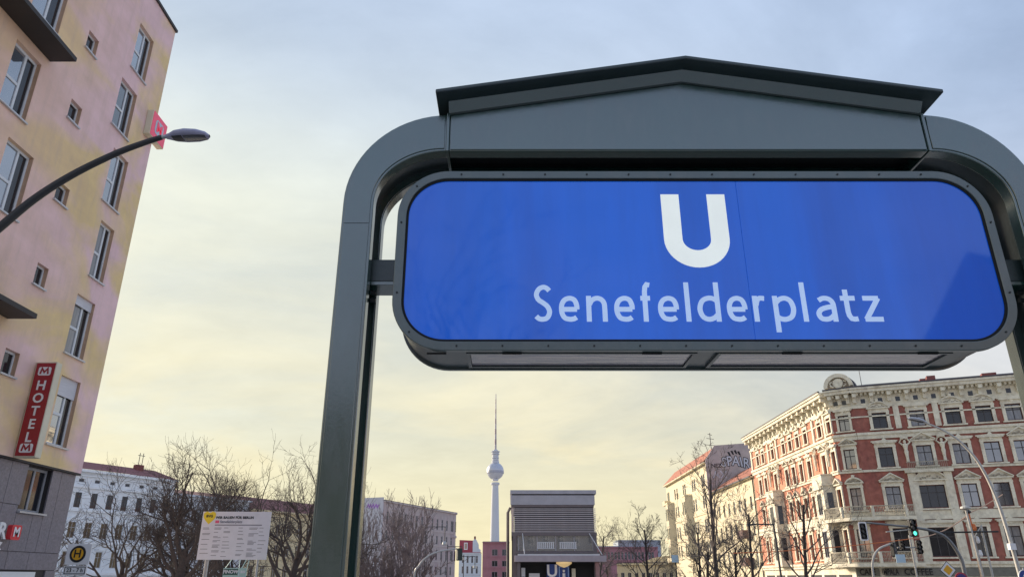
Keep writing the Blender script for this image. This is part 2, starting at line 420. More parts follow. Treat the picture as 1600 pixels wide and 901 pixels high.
# sign box
SX, SZ0, SZ1 = 1.470, 2.616, 3.560
body = part('sign_box', MB().prism(rrect(-SX + 0.012, SX - 0.012, SZ0 + 0.012, SZ1 - 0.012, 0.242), 0.042, 0.338), m_green_d, portal); smooth_by_angle(body)
fo = rrect(-SX, SX, SZ0, SZ1, 0.25); fi = rrect(-SX + 0.043, SX - 0.043, SZ0 + 0.043, SZ1 - 0.043, 0.207)
smooth_by_angle(part('sign_frame', MB().ring(fo, fi, 0.0, 0.034), m_signframe, body, bevel=0.003))
fg = rrect(-SX + 0.006, SX - 0.006, SZ0 + 0.006, SZ1 - 0.006, 0.246)
smooth_by_angle(part('gasket', MB().ring(fg, rrect(-SX + 0.03, SX - 0.03, SZ0 + 0.03, SZ1 - 0.03, 0.22), 0.034, 0.042), m_gap, body))
smooth_by_angle(part('inner_gasket', MB().ring(rrect(-SX + 0.042, SX - 0.042, SZ0 + 0.042, SZ1 - 0.042, 0.208), rrect(-SX + 0.054, SX - 0.054, SZ0 + 0.054, SZ1 - 0.054, 0.196), 0.006, 0.022), m_gap, body))
smooth_by_angle(part('rear_frame', MB().ring(fo, fi, 0.338, 0.36), m_signframe, body))
part('rear_panel', MB().prism(rrect(-SX + 0.043, SX - 0.043, SZ0 + 0.043, SZ1 - 0.043, 0.207), 0.3385, 0.346), m_blue, body)
full = rrect(-SX + 0.045, SX - 0.045, SZ0 + 0.045, SZ1 - 0.045, 0.205)
XS = 0.222
left = [p for p in full if p[0] < XS]; right = [p for p in full if p[0] > XS]
za_, zb_ = SZ0 + 0.045, SZ1 - 0.045
# rrect order: bottom right, top right, top left, bottom left
nq = 15
rp = [(XS + 0.0012, za_)] + full[:2 * nq] + [(XS + 0.0012, zb_)]
lp = [(XS - 0.0012, zb_)] + full[2 * nq:] + [(XS - 0.0012, za_)]
part('face_panel', MB().prism(lp, 0.012, 0.018), m_blue, body)
part('face_panel', MB().prism(rp, 0.012, 0.018), m_blue, body)
sm = MB().tube([(0, 0, 0), (0, -0.004, 0)], 0.0048, 8).mesh('screw'); sm.materials.append(m_screw)
zt = SZ1 - 0.021; zl = SZ0 + 0.021
for k in range(12):
    x = -1.16 + k * 0.211
    link('screw', sm, body, (x, 0.0, zt)); link('screw', sm, body, (x, 0.0, zl))
for z in (2.9, 3.27):
    link('screw', sm, body, (-SX + 0.021, 0, z)); link('screw', sm, body, (SX - 0.021, 0, z))
for a in (45,):
    for sx in (-1, 1):
        for zz, sg in ((SZ0 + 0.25, -1), (SZ1 - 0.25, 1)):
            link('screw', sm, body, (sx * (SX - 0.25 + 0.229 * math.cos(R(a))), 0, zz + sg * 0.229 * math.sin(R(a))))
# underside: frame bars and acrylic panes
zu = SZ0 + 0.012
for x0, x1 in ((-1.10, -0.06), (0.075, 1.13)):
    part('soffit_pane', MB().box(x0, x1, 0.072, 0.285, zu - 0.004, zu + 0.002), m_acryl, body)
    fr = MB()
    fr.box(x0 - 0.018, x1 + 0.018, 0.052, 0.070, zu - 0.012, zu + 0.002); fr.box(x0 - 0.018, x1 + 0.018, 0.287, 0.305, zu - 0.012, zu + 0.002)
    fr.box(x0 - 0.018, x0 - 0.002, 0.0705, 0.2865, zu - 0.012, zu + 0.002); fr.box(x1 + 0.002, x1 + 0.018, 0.0705, 0.2865, zu - 0.012, zu + 0.002)
    part('pane_frame', fr, m_green_d, body)
for x in (-1.30, -0.95, -0.30, 0.35, 0.98):
    part('latch', MB().box(x, x + 0.09, 0.034, 0.05, zu - 0.018, zu - 0.0125), m_gap, body)

# lettering, strokes drawn as flat film on the face
SW = 0.0232; XH = 0.128; BZ = 2.758
def glyph(ch, x0, x1):
    h = SW / 2; a, b = x0 + h - CX, x1 - h - CX; w = b - a
    lo, hi = h, XH - h
    def q(pts, ytop=None, smooth=True):
        T = hi if ytop is None else ytop
        P = [(a + px * w, BZ + lo + py * (T - lo)) for px, py in pts]
        return catmull(P, 5) if smooth else P
    def ln(*pts): return [(a + px * w, BZ + pz) for px, pz in pts]
    asc = 0.197
    S = []
    if ch == 'S': S.append(q([(.97, .89), (.76, .975), (.5, 1.0), (.2, .93), (.03, .77), (.17, .61), (.5, .51), (.83, .39), (.97, .22), (.8, .05), (.48, 0), (.2, .02), (0, .09)], 0.184 - h))
    if ch == 'e':
        S.append(q([(1, .47), (.985, .68), (.84, .92), (.53, 1.0), (.22, .92), (.04, .72), (0, .48), (.05, .25), (.22, .06), (.54, 0), (.78, .02), (.96, .09)]))
        S.append(ln((0.08, XH * .475), (1.0, XH * .475)))
    if ch == 'n':
        S.append(ln((0, 0), (0, XH))); S.append(q([(.05, .70), (.2, .90), (.5, 1.0), (.8, .94), (.97, .75), (1, .45)]) + ln((1, 0)))
    if ch == 'f':
        S.append(ln((.42, 0), (.42, .12)) + [(a + x * w, BZ + z) for x, z in ((.43, .150), (.52, .174), (.74, .186), (1.08, .183))]); S.append(ln((-.12, XH - h), (1.05, XH - h)))
    if ch == 'l': S.append(ln((.5, 0), (.5, asc)))
    if ch == 'd':
        S.append(ln((1, 0), (1, asc))); S.append(q([(1, .86), (.78, .98), (.48, 1), (.16, .86), (0, .5), (.12, .14), (.42, 0), (.75, .06), (1, .25)]))
    if ch == 'r':
        S.append(ln((0, 0), (0, XH))); S.append(q([(.08, .66), (.3, .90), (.65, 1.0), (1.25, .985)]))
    if ch == 'p':
        S.append(ln((0, -.052), (0, XH))); S.append(q([(0, .75), (.25, .94), (.58, 1), (.88, .86), (1, .5), (.86, .14), (.52, 0), (.22, .02), (0, .12)]))
    if ch == 'a':
        S.append(q([(.10, .90), (.4, 1.0), (.74, .96), (.94, .78), (.97, .5)]) + ln((.97, 0)))
        S.append(q([(.97, .60), (.55, .56), (.16, .45), (0, .26), (.12, .05), (.42, 0), (.72, .07), (.97, .24)]))
    if ch == 't':
        S.append(ln((.36, .160), (.36, .05)) + [(a + x * w, BZ + z) for x, z in ((.40, .030), (.54, .015), (.75, .012), (1.0, .014))]); S.append(ln((-.06, XH - h), (.98, XH - h)))
    if ch == 'z':
        S.append(ln((.0, XH - h), (1.0, XH - h))); S.append(ln((-.05, h), (1.1, h))); S.append(ln((.97, XH - h), (.03, h)))
    mb = MB()
    for k, st in enumerate(S): mb.ribbon(st, SW, 0.0085 - 0.0006 * k, 0.0118)
    return mb
for ch, x0, x1 in (('S', .102, .190), ('e', .221, .317), ('n', .350, .448), ('e', .481, .577), ('f', .600, .662), ('e', .687, .785), ('l', .813, .842), ('d', .872, .980), ('e', 1.011, 1.107), ('r', 1.135, 1.194), ('p', 1.230, 1.335), ('l', 1.362, 1.391), ('a', 1.428, 1.528), ('t', 1.543, 1.632), ('z', 1.645, 1.742)):
    part('letter', glyph(ch, x0, x1), m_blue_l, body)
uw = 0.090; u0, u1, ub, ut = .743 - CX + uw / 2, 1.063 - CX - uw / 2, 3.033 + uw / 2, 3.430
ur = (u1 - u0) / 2
up_ = [(u0, ut)] + [((u0 + u1) / 2 + ur * math.cos(R(180 + 180 * k / 22)), ub + ur * 0.92 + ur * 0.92 * math.sin(R(180 + 180 * k / 22))) for k in range(23)] + [(u1, ut)]
part('letter', MB().ribbon(up_, uw, 0.0085, 0.0118), m_white_l, body)

# ------------------------------------------------------------------ building helpers
class FA:
    """a facade frame: local x along the wall (left to right for someone facing it), y into the wall, z up"""
    def __init__(s, root, o, phi): s.root = root; s.o = Vector(o); s.phi = phi; s.rot = Matrix.Rotation(phi, 3, 'Z')
    def at(s, x, y, z): return s.o + s.rot @ Vector((x, y, z))
    def put(s, name, mb, m, x=0, y=0, z=0, smooth=False):
        return part(name, mb, m, s.root, s.at(x, y, z), s.phi, smooth)
def sub(name, me, m, parent, loc=(0, 0, 0)):
    return part(name, me, m, parent, loc)
def wall_mesh(W, z0, z1, holes, depth=0.28, ret=0.3):
    xs = sorted({0, W} | {h[0] for h in holes} | {h[1] for h in holes}); zs = sorted({z0, z1} | {h[2] for h in holes} | {h[3] for h in holes})
    mb = MB()
    for a, b in zip(xs, xs[1:]):
        for c, d in zip(zs, zs[1:]):
            mx_, mz_ = (a + b) / 2, (c + d) / 2
            if any(h[0] < mx_ < h[1] and h[2] < mz_ < h[3] for h in holes): continue
            mb.quad((a, 0, c), (b, 0, c), (b, 0, d), (a, 0, d))
    for a, b, c, d in holes:
        mb.quad((a, 0, c), (a, 0, d), (a, depth, d), (a, depth, c)); mb.quad((b, 0, d), (b, 0, c), (b, depth, c), (b, depth, d))
        mb.quad((a, 0, d), (b, 0, d), (b, depth, d), (a, depth, d)); mb.quad((b, 0, c), (a, 0, c), (a, depth, c), (b, depth, c))
    mb.quad((0, 0, z0), (0, 0, z1), (0, ret, z1), (0, ret, z0)); mb.quad((W, 0, z1), (W, 0, z0), (W, ret, z0), (W, ret, z1))
    mb.quad((0, 0, z1), (W, 0, z1), (W, ret, z1), (0, ret, z1)); mb.quad((W, 0, z0), (0, 0, z0), (0, ret, z0), (W, ret, z0))
    return mb
CACHE = {}
def cached(key, fn, m):
    if key not in CACHE:
        me = fn().mesh(key[0]); 
        if m is not None: me.materials.append(m)
        CACHE[key] = me
    return CACHE[key]
m_glass = mat('window_glass', (0.045, 0.055, 0.065), 0.04, 0.3, 0.7, ior=2.9)
m_glass_d = mat('window_glass_dark', (0.020, 0.021, 0.026), 0.06, 0.3, 0.7, ior=1.6)
m_glass_b = mat('window_glass_sky', (0.12, 0.15, 0.19), 0.03, 0.2, 0.5, ior=4.6)
m_curtain = mat('curtained_glass', (0.20, 0.20, 0.21), 0.15, 0.35, 1.6, ior=1.8, stretch=(5, 1, 0.4))
m_fr_white = mat('window_frame_white', (0.72, 0.74, 0.76), 0.5, 0.06)
m_fr_dark = mat('window_frame_brown', (0.055, 0.05, 0.052), 0.6, 0.1)
m_fr_grey = mat('window_frame_grey', (0.34, 0.34, 0.36), 0.5, 0.1)
def window(fa, x, z, w, h, style='cross', mf=None, mg=None, y=0.16, t=0.07, rnd=None):
    """frame as a part, panes as its sub-parts; x = centre, z = bottom"""
    mf = mf or m_fr_white; mg = mg or m_glass
    d = 0.06
    if style == 'cross': cols, rows = [0, .5, 1], [0, .66, 1]
    elif style == 'hotel': cols, rows = [0, .60, 1], [0, 1]
    elif style == 'single': cols, rows = [0, 1], [0, 1]
    elif style == 'pair': cols, rows = [0, .5, 1], [0, 1]
    elif style == 'triple': cols, rows = [0, .33, .67, 1], [0, .68, 1]
    elif style == 'trans': cols, rows = [0, 1], [0, .66, 1]
    wi, hi = w - t, h - t
    def fr():
        mb = MB()
        e = 0.0015
        for k, c in enumerate(cols):
            xc = -wi / 2 + c * wi
            mb.box(xc - t / 2 * (1 if 0 < k < len(cols) - 1 else 1), xc + t / 2, 0, d, 0, h)
        for k, r in enumerate(rows):
            zc_ = t / 2 + r * hi
            mb.box(-w / 2 + t - 0.002, w / 2 - t + 0.002, e, d - e, zc_ - t / 2, zc_ + t / 2)
        if style == 'hotel':
            mb.box(-wi / 2 + t / 2, -wi / 2 + .60 * wi - t / 2, e, d - e, h * .46 - t / 2, h * .46 + t / 2)
        return mb
    key = ('window', w, h, style, mf.name, t)
    f = part('window', cached(key, fr, mf), None, fa.root, fa.at(x, y, z), fa.phi)
    for i in range(len(cols) - 1):
        for j in range(len(rows) - 1):
            pw, ph = (cols[i + 1] - cols[i]) * wi - t + .01, (rows[j + 1] - rows[j]) * hi - t + .01
            xc = -wi / 2 + (cols[i] + cols[i + 1]) / 2 * wi; zc_ = t / 2 + (rows[j] + rows[j + 1]) / 2 * hi
            if style == 'hotel' and i == 0:
                for za0, za1 in ((t, h * .46 - t / 2), (h * .46 + t / 2, h - t)):
                    me = cached(('pane', round(pw, 3), round(za1 - za0, 3), mg.name), lambda: MB().box(-pw / 2, pw / 2, 0, .012, 0, za1 - za0), mg)
                    link('pane', me, f, (xc, .03, za0))
                continue
            mgg = m_glass_d if style == 'hotel' else mg
            me = cached(('pane', round(pw, 3), round(ph, 3), mgg.name), lambda: MB().box(-pw / 2, pw / 2, 0, .012, -ph / 2, ph / 2), mgg)
            link('pane', me, f, (xc, .03, zc_))
    return f
def boxpart(fa, name, x0, x1, y0, y1, z0, z1, m): return fa.put(name, MB().box(x0, x1, y0, y1, z0, z1), m)

# ------------------------------------------------------------------ hotel on the left
m_stucco = mat('hotel_stucco', (0.87, 0.60, 0.60), 0.88, 0.10, 1.3, 0.25, 60, col2=(0.84, 0.62, 0.31), f2=(0.44, 0.60), stretch=(0.55, 1, 0.9), grime=((0.60, 0.44, 0.36), 0.40, 2.6, 0.18), side=((0.86, 0.58, 0.40), 0, 12.5, 18.5))
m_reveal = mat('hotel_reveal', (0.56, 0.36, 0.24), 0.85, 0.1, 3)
m_stone = mat('grey_granite', (0.20, 0.18, 0.205), 0.42, 0.25, 16, 0.1, 120, ior=1.6)
m_darkslab = mat('dark_metal_sheet', (0.035, 0.03, 0.03), 0.6, 0.1)
m_alu = mat('aluminium_sill', (0.55, 0.55, 0.56), 0.4, 0.1, metal=0.4)
m_shutter = mat('roller_shutter', (0.62, 0.61, 0.64), 0.6, 0.1, 2, stretch=(1, 1, 12))
HX, HY0, HY1 = -14.4, 4.0, 24.85
hotel = thing('hotel_building', 'tall pink and ochre plastered hotel with grey stone ground floor at the left', 'building', (HX, HY0, 0))
fh = FA(hotel, (0, 0, 0), R(90))
hw = []   # (y0, y1, z0, z1, style, shutter)
for y0, y1, z0, z1, sh in ((22.40, 23.50, 19.58, 21.62, 0), (22.08, 23.22, 16.82, 18.82, 0), (22.55, 23.62, 13.98, 16.09, 0), (22.80, 23.70, 11.20, 13.29, 0), (22.45, 23.55, 8.38, 10.40, .16), (22.62, 23.72, 5.50, 7.67, .28),
                           (16.98, 18.15, 14.12, 16.20, 0), (17.72, 18.90, 11.26, 13.36, 0), (17.10, 18.45, 17.56, 19.60, 0), (17.3, 18.5, 20.3, 22.2, 0), (17.1, 18.3, 8.40, 10.45, 0), (17.2, 18.4, 5.50, 7.6, 0)):
    hw.append((y0 - HY0, y1 - HY0, z0, z1, 'hotel', sh))
for y0, y1, z0, z1 in ((19.78, 20.38, 18.28, 18.98), (19.80, 20.42, 15.49, 16.20), (20.18, 20.82, 12.70, 13.35), (20.22, 20.78, 9.86, 10.54), (19.84, 20.48, 7.01, 7.72), (19.8, 20.4, 21.05, 21.8)):
    hw.append((y0 - HY0, y1 - HY0, z0, z1, 'single', 0))
for k in range(6):
    for yy in (13.2, 9.2, 5.6): hw.append((yy - HY0, yy + 1.15 - HY0, 5.5 + 2.82 * k, 7.6 + 2.82 * k, 'hotel', 0))
fh.put('wall', wall_mesh(HY1 - HY0, 4.86, 23.3, [h[:4] for h in hw], 0.26), m_stucco)
hrng = random.Random(4)
for a, b, c, d, st, sh in hw:
    w = window(fh, (a + b) / 2, c, b - a, d - c, st, m_fr_white, (hrng.choice([m_glass_b, m_glass_b, m_glass, m_curtain])) if st == 'hotel' else m_glass_d, y=0.13, t=0.085 if st == 'hotel' else 0.07)
    part('sill', MB().box(-(b - a) / 2 - .05, (b - a) / 2 + .05, -0.20, 0.0, -.05, 0.0), m_alu, w)
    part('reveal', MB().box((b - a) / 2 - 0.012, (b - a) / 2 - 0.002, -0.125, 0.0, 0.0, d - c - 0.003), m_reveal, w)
    if sh: part('roller_shutter', MB().box(-(b - a) / 2 + .03, (b - a) / 2 - .03, -0.045, -0.01, (d - c) * (1 - sh), d - c - .005), m_shutter, w)
part('body', MB().box(-10, -0.30, 0.01, HY1 - HY0 - 0.01, 0.01, 23.2), m_stucco, hotel)
boxpart(fh, 'roof_edge', -0.06, HY1 - HY0 + 0.06, -0.07, 10.05, 23.3, 23.42, m_darkslab)
# projecting slabs
for y1, z, t_ in ((18.44, 16.56, 0.14), (19.60, 8.50, 0.14)):
    boxpart(fh, 'balcony_slab', 0.5, y1 - HY0, -0.82, -0.002, z, z + t_, m_darkslab)
# granite ground floor, set back under the plaster edge
boxpart(fh, 'soffit_strip', 0, HY1 - HY0, 0.0, 0.14, 4.80, 4.858, m_darkslab)
gw = (22.23 - HY0, 23.45 - HY0, 3.46, 4.76)
fh.put('ground_floor_core', wall_mesh(HY1 - HY0 - .12, 0.0, 4.80, [gw], 0.2, 0.2), m_darkslab, 0, 0.13, 0)
window(fh, (gw[0] + gw[1]) / 2, gw[2], gw[1] - gw[0], gw[3] - gw[2], 'pair', m_fr_grey, m_glass_d, y=0.26, t=0.08)
boxpart(fh, 'sill', gw[0] - .06, gw[1] + .06, 0.01, 0.2, 3.41, 3.46, m_alu)
def panel(a, b, c, d): boxpart(fh, 'stone_panel', a - HY0 + .008, b - HY0 - .008, 0.085, 0.128, c + .008, d - .008, m_stone)
for a, b, c, d in ((23.45, 23.95, 2.35, 4.80), (23.95, 24.73, 2.35, 4.80), (22.15, 22.95, 2.35, 3.41), (22.95, 23.45, 2.35, 3.41), (21.45, 22.15, 2.35, 3.62), (21.45, 22.22, 3.62, 4.80), (20.7, 21.45, 2.35, 3.62), (20.4, 21.45, 3.62, 4.80),
                   (19.5, 20.4, 3.62, 4.80), (19.7, 20.7, 2.35, 3.62), (21.3, 22.2, 1.85, 2.35), (22.2, 23.2, 1.85, 2.35), (23.2, 24.73, 1.85, 2.35), (24.2, 24.73, 0.02, 1.85)):
    panel(a, b, c, d)
for k in range(8):
    panel(4.0 + k * 1.96, 5.96 + k * 1.96, 2.35, 3.62); panel(4.0 + k * 1.9375, 5.9375 + k * 1.9375, 3.62, 4.80); 
shop = boxpart(fh, 'shopfront_blind', 21.9 - HY0, 23.6 - HY0, 0.02, 0.06, 0.9, 1.80, mat('blind_white', (0.75, 0.75, 0.74), 0.7, 0.05))
# dark stain and scratches below the slab
# --- signs on the hotel
m_signred = mat('hotel_sign_red', (0.34, 0.018, 0.028), 0.35, 0.08, 2)
m_cream = mat('sign_case_cream', (0.72, 0.66, 0.50), 0.5, 0.08, 2)
m_wh = mat('sign_white', (0.82, 0.80, 0.80), 0.4, 0.04)
hs = thing('hotel_sign', 'vertical dark red sign reading HOTEL between two M badges on the pink facade', 'sign', (-14.08, 21.25, 4.86))
hs_b = part('case', MB().box(-0.30, 0.33, 0.0, 0.27, 0, 2.84), m_cream, hs, bevel=0.015)
part('face', MB().box(-0.265, 0.30, -0.012, 0.0, 0.04, 2.80), m_signred, hs)
for k, ch in enumerate('HOTEL'):
    part('letter', text_mesh(ch, 0.40, 0.012, 0.008), m_wh, hs, (0.02, -0.022, 2.10 - k * 0.385))
for z in (2.545, 0.26):
    bd = part('badge', MB().prism(rrect(-0.19, 0.19, -0.13, 0.13, 0.06, 5), -0.006, 0.0), m_wh, hs, (0.02, -0.014, z))
    part('letter', MB().ribbon([(-.115, -.085), (-.085, .085), (0, -.035), (.085, .085), (.115, -.085)], .05, -.016, -.008), m_signred, bd)
for z in (0.35, 1.45, 2.55): part('bracket', MB().box(-0.34, -0.30, 0.08, 0.19, z - .05, z + .05), m_cream, hs)
m_pink = mat('m_sign_pink_red', (0.78, 0.07, 0.14), 0.35, 0.06, 2, emit=0.12)
ms = thing('letter_sign', 'square pink red box sign with a pale M high on the hotel corner', 'sign', (-14.4, 24.1, 17.72))
part('case', MB().box(0.002, 0.26, 0.0, 1.18, 0, 1.10), m_cream, ms, bevel=0.02)
part('face', MB().box(0.26, 0.275, 0.03, 1.15, 0.03, 1.07), m_pink, ms)
m_badge = mat('m_sign_badge', (0.50, 0.60, 0.68), 0.4, 0.05)
bdg = part('badge', MB().prism(rrect(-0.33, 0.33, -0.31, 0.31, 0.16, 6), -0.008, 0.0), m_badge, ms, (0.276, 0.59, 0.55), R(90))
part('letter', text_mesh('M', 0.60, 0.012, 0.015), m_pink, bdg, (0, -0.016, 0))
rs = thing('wall_lettering', 'white letters ending in R with a red M box on the grey stone wall', 'sign', (-14.33, 21.4, 2.42))
part('letter', text_mesh('R', 0.60, 0.05, 0.015), m_wh, rs, (0.06, -0.02, 0.42), R(90))
part('letter', text_mesh('Z', 0.28, 0.04, 0.006), m_wh, rs, (0.05, 0.02, 0.03), R(90))
mb_ = part('badge', MB().prism(rrect(-0.215, 0.215, -0.20, 0.20, 0.06, 5), 0.0, 0.14), mat('m_badge_red', (0.72, 0.045, 0.055), 0.4, 0.05), rs, (0.16, 0.47, 0.42), R(90))
part('letter', text_mesh('M', 0.36, 0.012, 0.010), m_wh, mb_, (0, -0.010, 0))

# ------------------------------------------------------------------ red and cream corner house on the right
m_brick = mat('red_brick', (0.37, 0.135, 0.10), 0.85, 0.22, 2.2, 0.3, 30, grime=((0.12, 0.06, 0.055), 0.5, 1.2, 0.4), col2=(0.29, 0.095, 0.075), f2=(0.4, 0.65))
m_brick_l = mat('sunlit_brick', (0.62, 0.27, 0.175), 0.85, 0.15, 2.2, 0.3, 30, col2=(0.55, 0.22, 0.14), f2=(0.4, 0.65))  # warm sunlight painted into the brick of the left street front
m_trim = mat('cream_stucco', (0.76, 0.71, 0.57), 0.85, 0.14, 2.5, 0.3, 25, col2=(0.56, 0.49, 0.37), f2=(0.52, 0.75), grime=((0.34, 0.29, 0.24), 0.5, 1.8, 0.45))
m_roofd = mat('roof_slate', (0.06, 0.055, 0.065), 0.6, 0.2, 3)
m_iron = mat('wrought_iron', (0.42, 0.38, 0.30), 0.6, 0.15, 6)
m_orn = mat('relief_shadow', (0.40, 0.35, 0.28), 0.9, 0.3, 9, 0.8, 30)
BZ0 = -2.2
red = thing('corner_house', 'ornate red brick corner house with cream window surrounds and cornice', 'building', (35.1, 79.6, BZ0))
def rl(x, y): return (x - 35.1, y - 79.6)
LF = FA(red, (rl(35.1, 108.2)[0], rl(35.1, 108.2)[1], -BZ0), R(-90))         # left street front, x runs towards the corner
LL = 28.6
CFv = Vector((37.0 - 35.1, 78.2 - 79.6)); CL = CFv.length
CF = FA(red, (0, 0, -BZ0), math.atan2(CFv.y, CFv.x))                           # canted corner
FF = FA(red, (37.0 - 35.1, 78.2 - 79.6, -BZ0), math.atan2(-0.358, 0.934))       # square front
FL = 21.0
def arc_poly(w, h, n=8):     # segment of circle, base width w, rise h
    r = (w * w / 4 + h * h) / (2 * h); a = math.asin(min(1, w / 2 / r))
    return [(r * math.sin(-a + 2 * a * k / n), r * math.cos(-a + 2 * a * k / n) - (r - h)) for k in range(n + 1)]
def surround_mesh(w, h, style):
    def fn():
        mb = MB(); j = 0.30 if w > 1.2 else 0.22
        mb.box(-w / 2 - j, -w / 2, -0.12, 0.02, -0.06, h + 0.02); mb.box(w / 2, w / 2 + j, -0.12, 0.02, -0.06, h + 0.02)
        mb.box(-w / 2 - j - .04, w / 2 + j + .04, -0.13, 0.02, h + .021, h + 0.20)
        W = w + 2 * j + 0.30
        mb.box(-W / 2, W / 2, -0.30, 0.02, h + 0.44, h + 0.56)
        mb.box(-w / 2 - j, w / 2 + j, -0.09, 0.02, h + 0.201, h + 0.439)
        z = h + 0.562
        if style == 'tri':
            ph = 0.30 * W
            mb.prism([(-W / 2, z), (W / 2, z), (0, z + ph)], -0.10, 0.02)
            mb.prism([(-W / 2, z), (0, z + ph - .01), (0, z + ph + .15), (-W / 2 - .08, z + .06)], -0.32, 0.02)
            mb.prism([(W / 2, z), (W / 2 + .08, z + .06), (0.001, z + ph + .15), (0.001, z + ph - .01)], -0.32, 0.02)
        elif style == 'arch':
            a = arc_poly(W, 0.30 * W); b = arc_poly(W - .30, 0.30 * W - .16)
            mb.prism([(x, z + q) for x, q in reversed(b)], -0.10, 0.02)
            n = len(a)
            for k in range(n - 1):
                mb.prism([(b[k][0], z + b[k][1] + .001), (b[k + 1][0], z + b[k + 1][1] + .001), (a[k + 1][0], z + a[k + 1][1]), (a[k][0], z + a[k][1])], -0.30, 0.02)
            mb.box(-.14, .14, -.36, .02, z + .30 * W - .1, z + .30 * W + .22)
        else:
            mb.prism([(-W / 2 - .12, z), (W / 2 + .12, z), (W / 2 + .12, z + .12), (.22, z + .18), (0, z + .46), (-.22, z + .18), (-W / 2 - .12, z + .12)], -0.28, 0.02)
            mb.tube([(-.0, -.02, z - .2), (0, -.20, z - .2)], .17, 8)
        return mb
    return cached(('window_surround', w, h, style), fn, m_trim)
def relief_mesh(w, h, style):     # carved infill of the pediment, a grid of small bosses
    def fn():
        rng = random.Random(3); mb = MB(); W = w + .6
        for k in range(9):
            x = -W * .30 + W * .60 * k / 8; z = h + .62 + (.16 * W) * (1 - abs(x) / (W * .5)) * rng.random()
            mb.lathe([(.02, z - .09), (.09, z - .05), (.10, z + .04), (.02, z + .1)], 5, x, -.13)
        return mb
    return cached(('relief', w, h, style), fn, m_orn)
def rwin(fa, x, z, w, h, ped, style='cross', gl=None, apron=True):
    f = window(fa, x, z, w, h, style, m_fr_dark, gl or m_glass, y=0.17, t=0.075)
    part('window_surround', surround_mesh(w, h, ped), None, f, (0, -0.17, 0))
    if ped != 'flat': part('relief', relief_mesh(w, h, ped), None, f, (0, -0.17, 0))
    part('sill', cached(('sill', w), lambda: MB().box(-w / 2 - .42, w / 2 + .42, -.26, .02, -.20, -.062), m_trim), None, f, (0, -0.17, 0))
    return f
rng = random.Random(11)
def pick(): return rng.choice([m_glass, m_glass, m_glass, m_glass_d, m_curtain])
# storeys: (window bottom, window top)
S1, S2, S3, S4 = (3.55, 6.25), (8.15, 10.35), (12.35, 14.35), (16.38, 18.0)
SHOPZ = 2.55
def storey_wall(fa, W, holes, m): 
    fa.put('wall', wall_mesh(W, SHOPZ + .45, 18.75, holes, 0.24, 0.3), m)
    fa.put('frieze_wall', wall_mesh(W, 18.75, 20.2, [], 0.2, 0.3), m_trim)
    fa.put('shop_wall', wall_mesh(W, BZ0, SHOPZ + .45, [], 0.2, 0.3), m_trim)
fx_ = [2.45, 6.05, 9.35, 12.15, 14.75, 17.8]        # window axes of the front
FWW = 1.40
fh_holes = []
for i, x in enumerate(fx_):
    for k, (a, b) in enumerate((S1, S2, S3, S4)):
        w = FWW if not (i == 1 and k in (0, 1)) else 2.3
        fh_holes.append((x - w / 2, x + w / 2, a, b))
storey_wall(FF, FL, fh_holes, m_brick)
PED = {0: ['flat', 'flat', 'flat', 'flat'], 1: ['arch', 'tri', 'flat', 'arch'], 2: ['flat', 'tri', 'flat', 'arch'], 3: ['flat', 'tri', 'flat', 'arch'], 4: ['flat', 'tri', 'tri', 'flat'], 5: ['flat', 'tri', 'flat', 'arch']}
for i, x in enumerate(fx_):
    for k, (a, b) in enumerate((S1, S2, S3, S4)):
        wide = i == 1 and k in (0, 1)
        w = 2.3 if wide else FWW
        ped = [['flat', 'tri', 'flat', 'arch'], ['flat', 'arch', 'tri', 'flat'], ['flat', 'tri', 'flat', 'arch'], ['flat', 'tri', 'flat', 'arch'], ['flat', 'tri', 'tri', 'flat'], ['flat', 'tri', 'flat', 'arch']][i][k]
        rwin(FF, x, a, w, b - a, ped, 'triple' if wide else 'cross', pick() if not wide else m_glass_d)
# pilasters on the top floor, white bay framing around axis 1
for x in (4.15, 7.85, 16.1, 19.5):
    boxpart(FF, 'pilaster', x - .27, x + .27, -0.16, 0.0, 16.25, 18.75, m_trim)
boxpart(FF, 'bay_panel', 4.05, 4.80, -0.22, 0.0, 3.0, 11.6, m_trim); boxpart(FF, 'bay_panel', 7.32, 8.05, -0.22, 0.0, 3.0, 11.6, m_trim)
boxpart(FF, 'bay_head', 3.85, 8.25, -0.55, 0.0, 11.62, 11.9, m_trim)
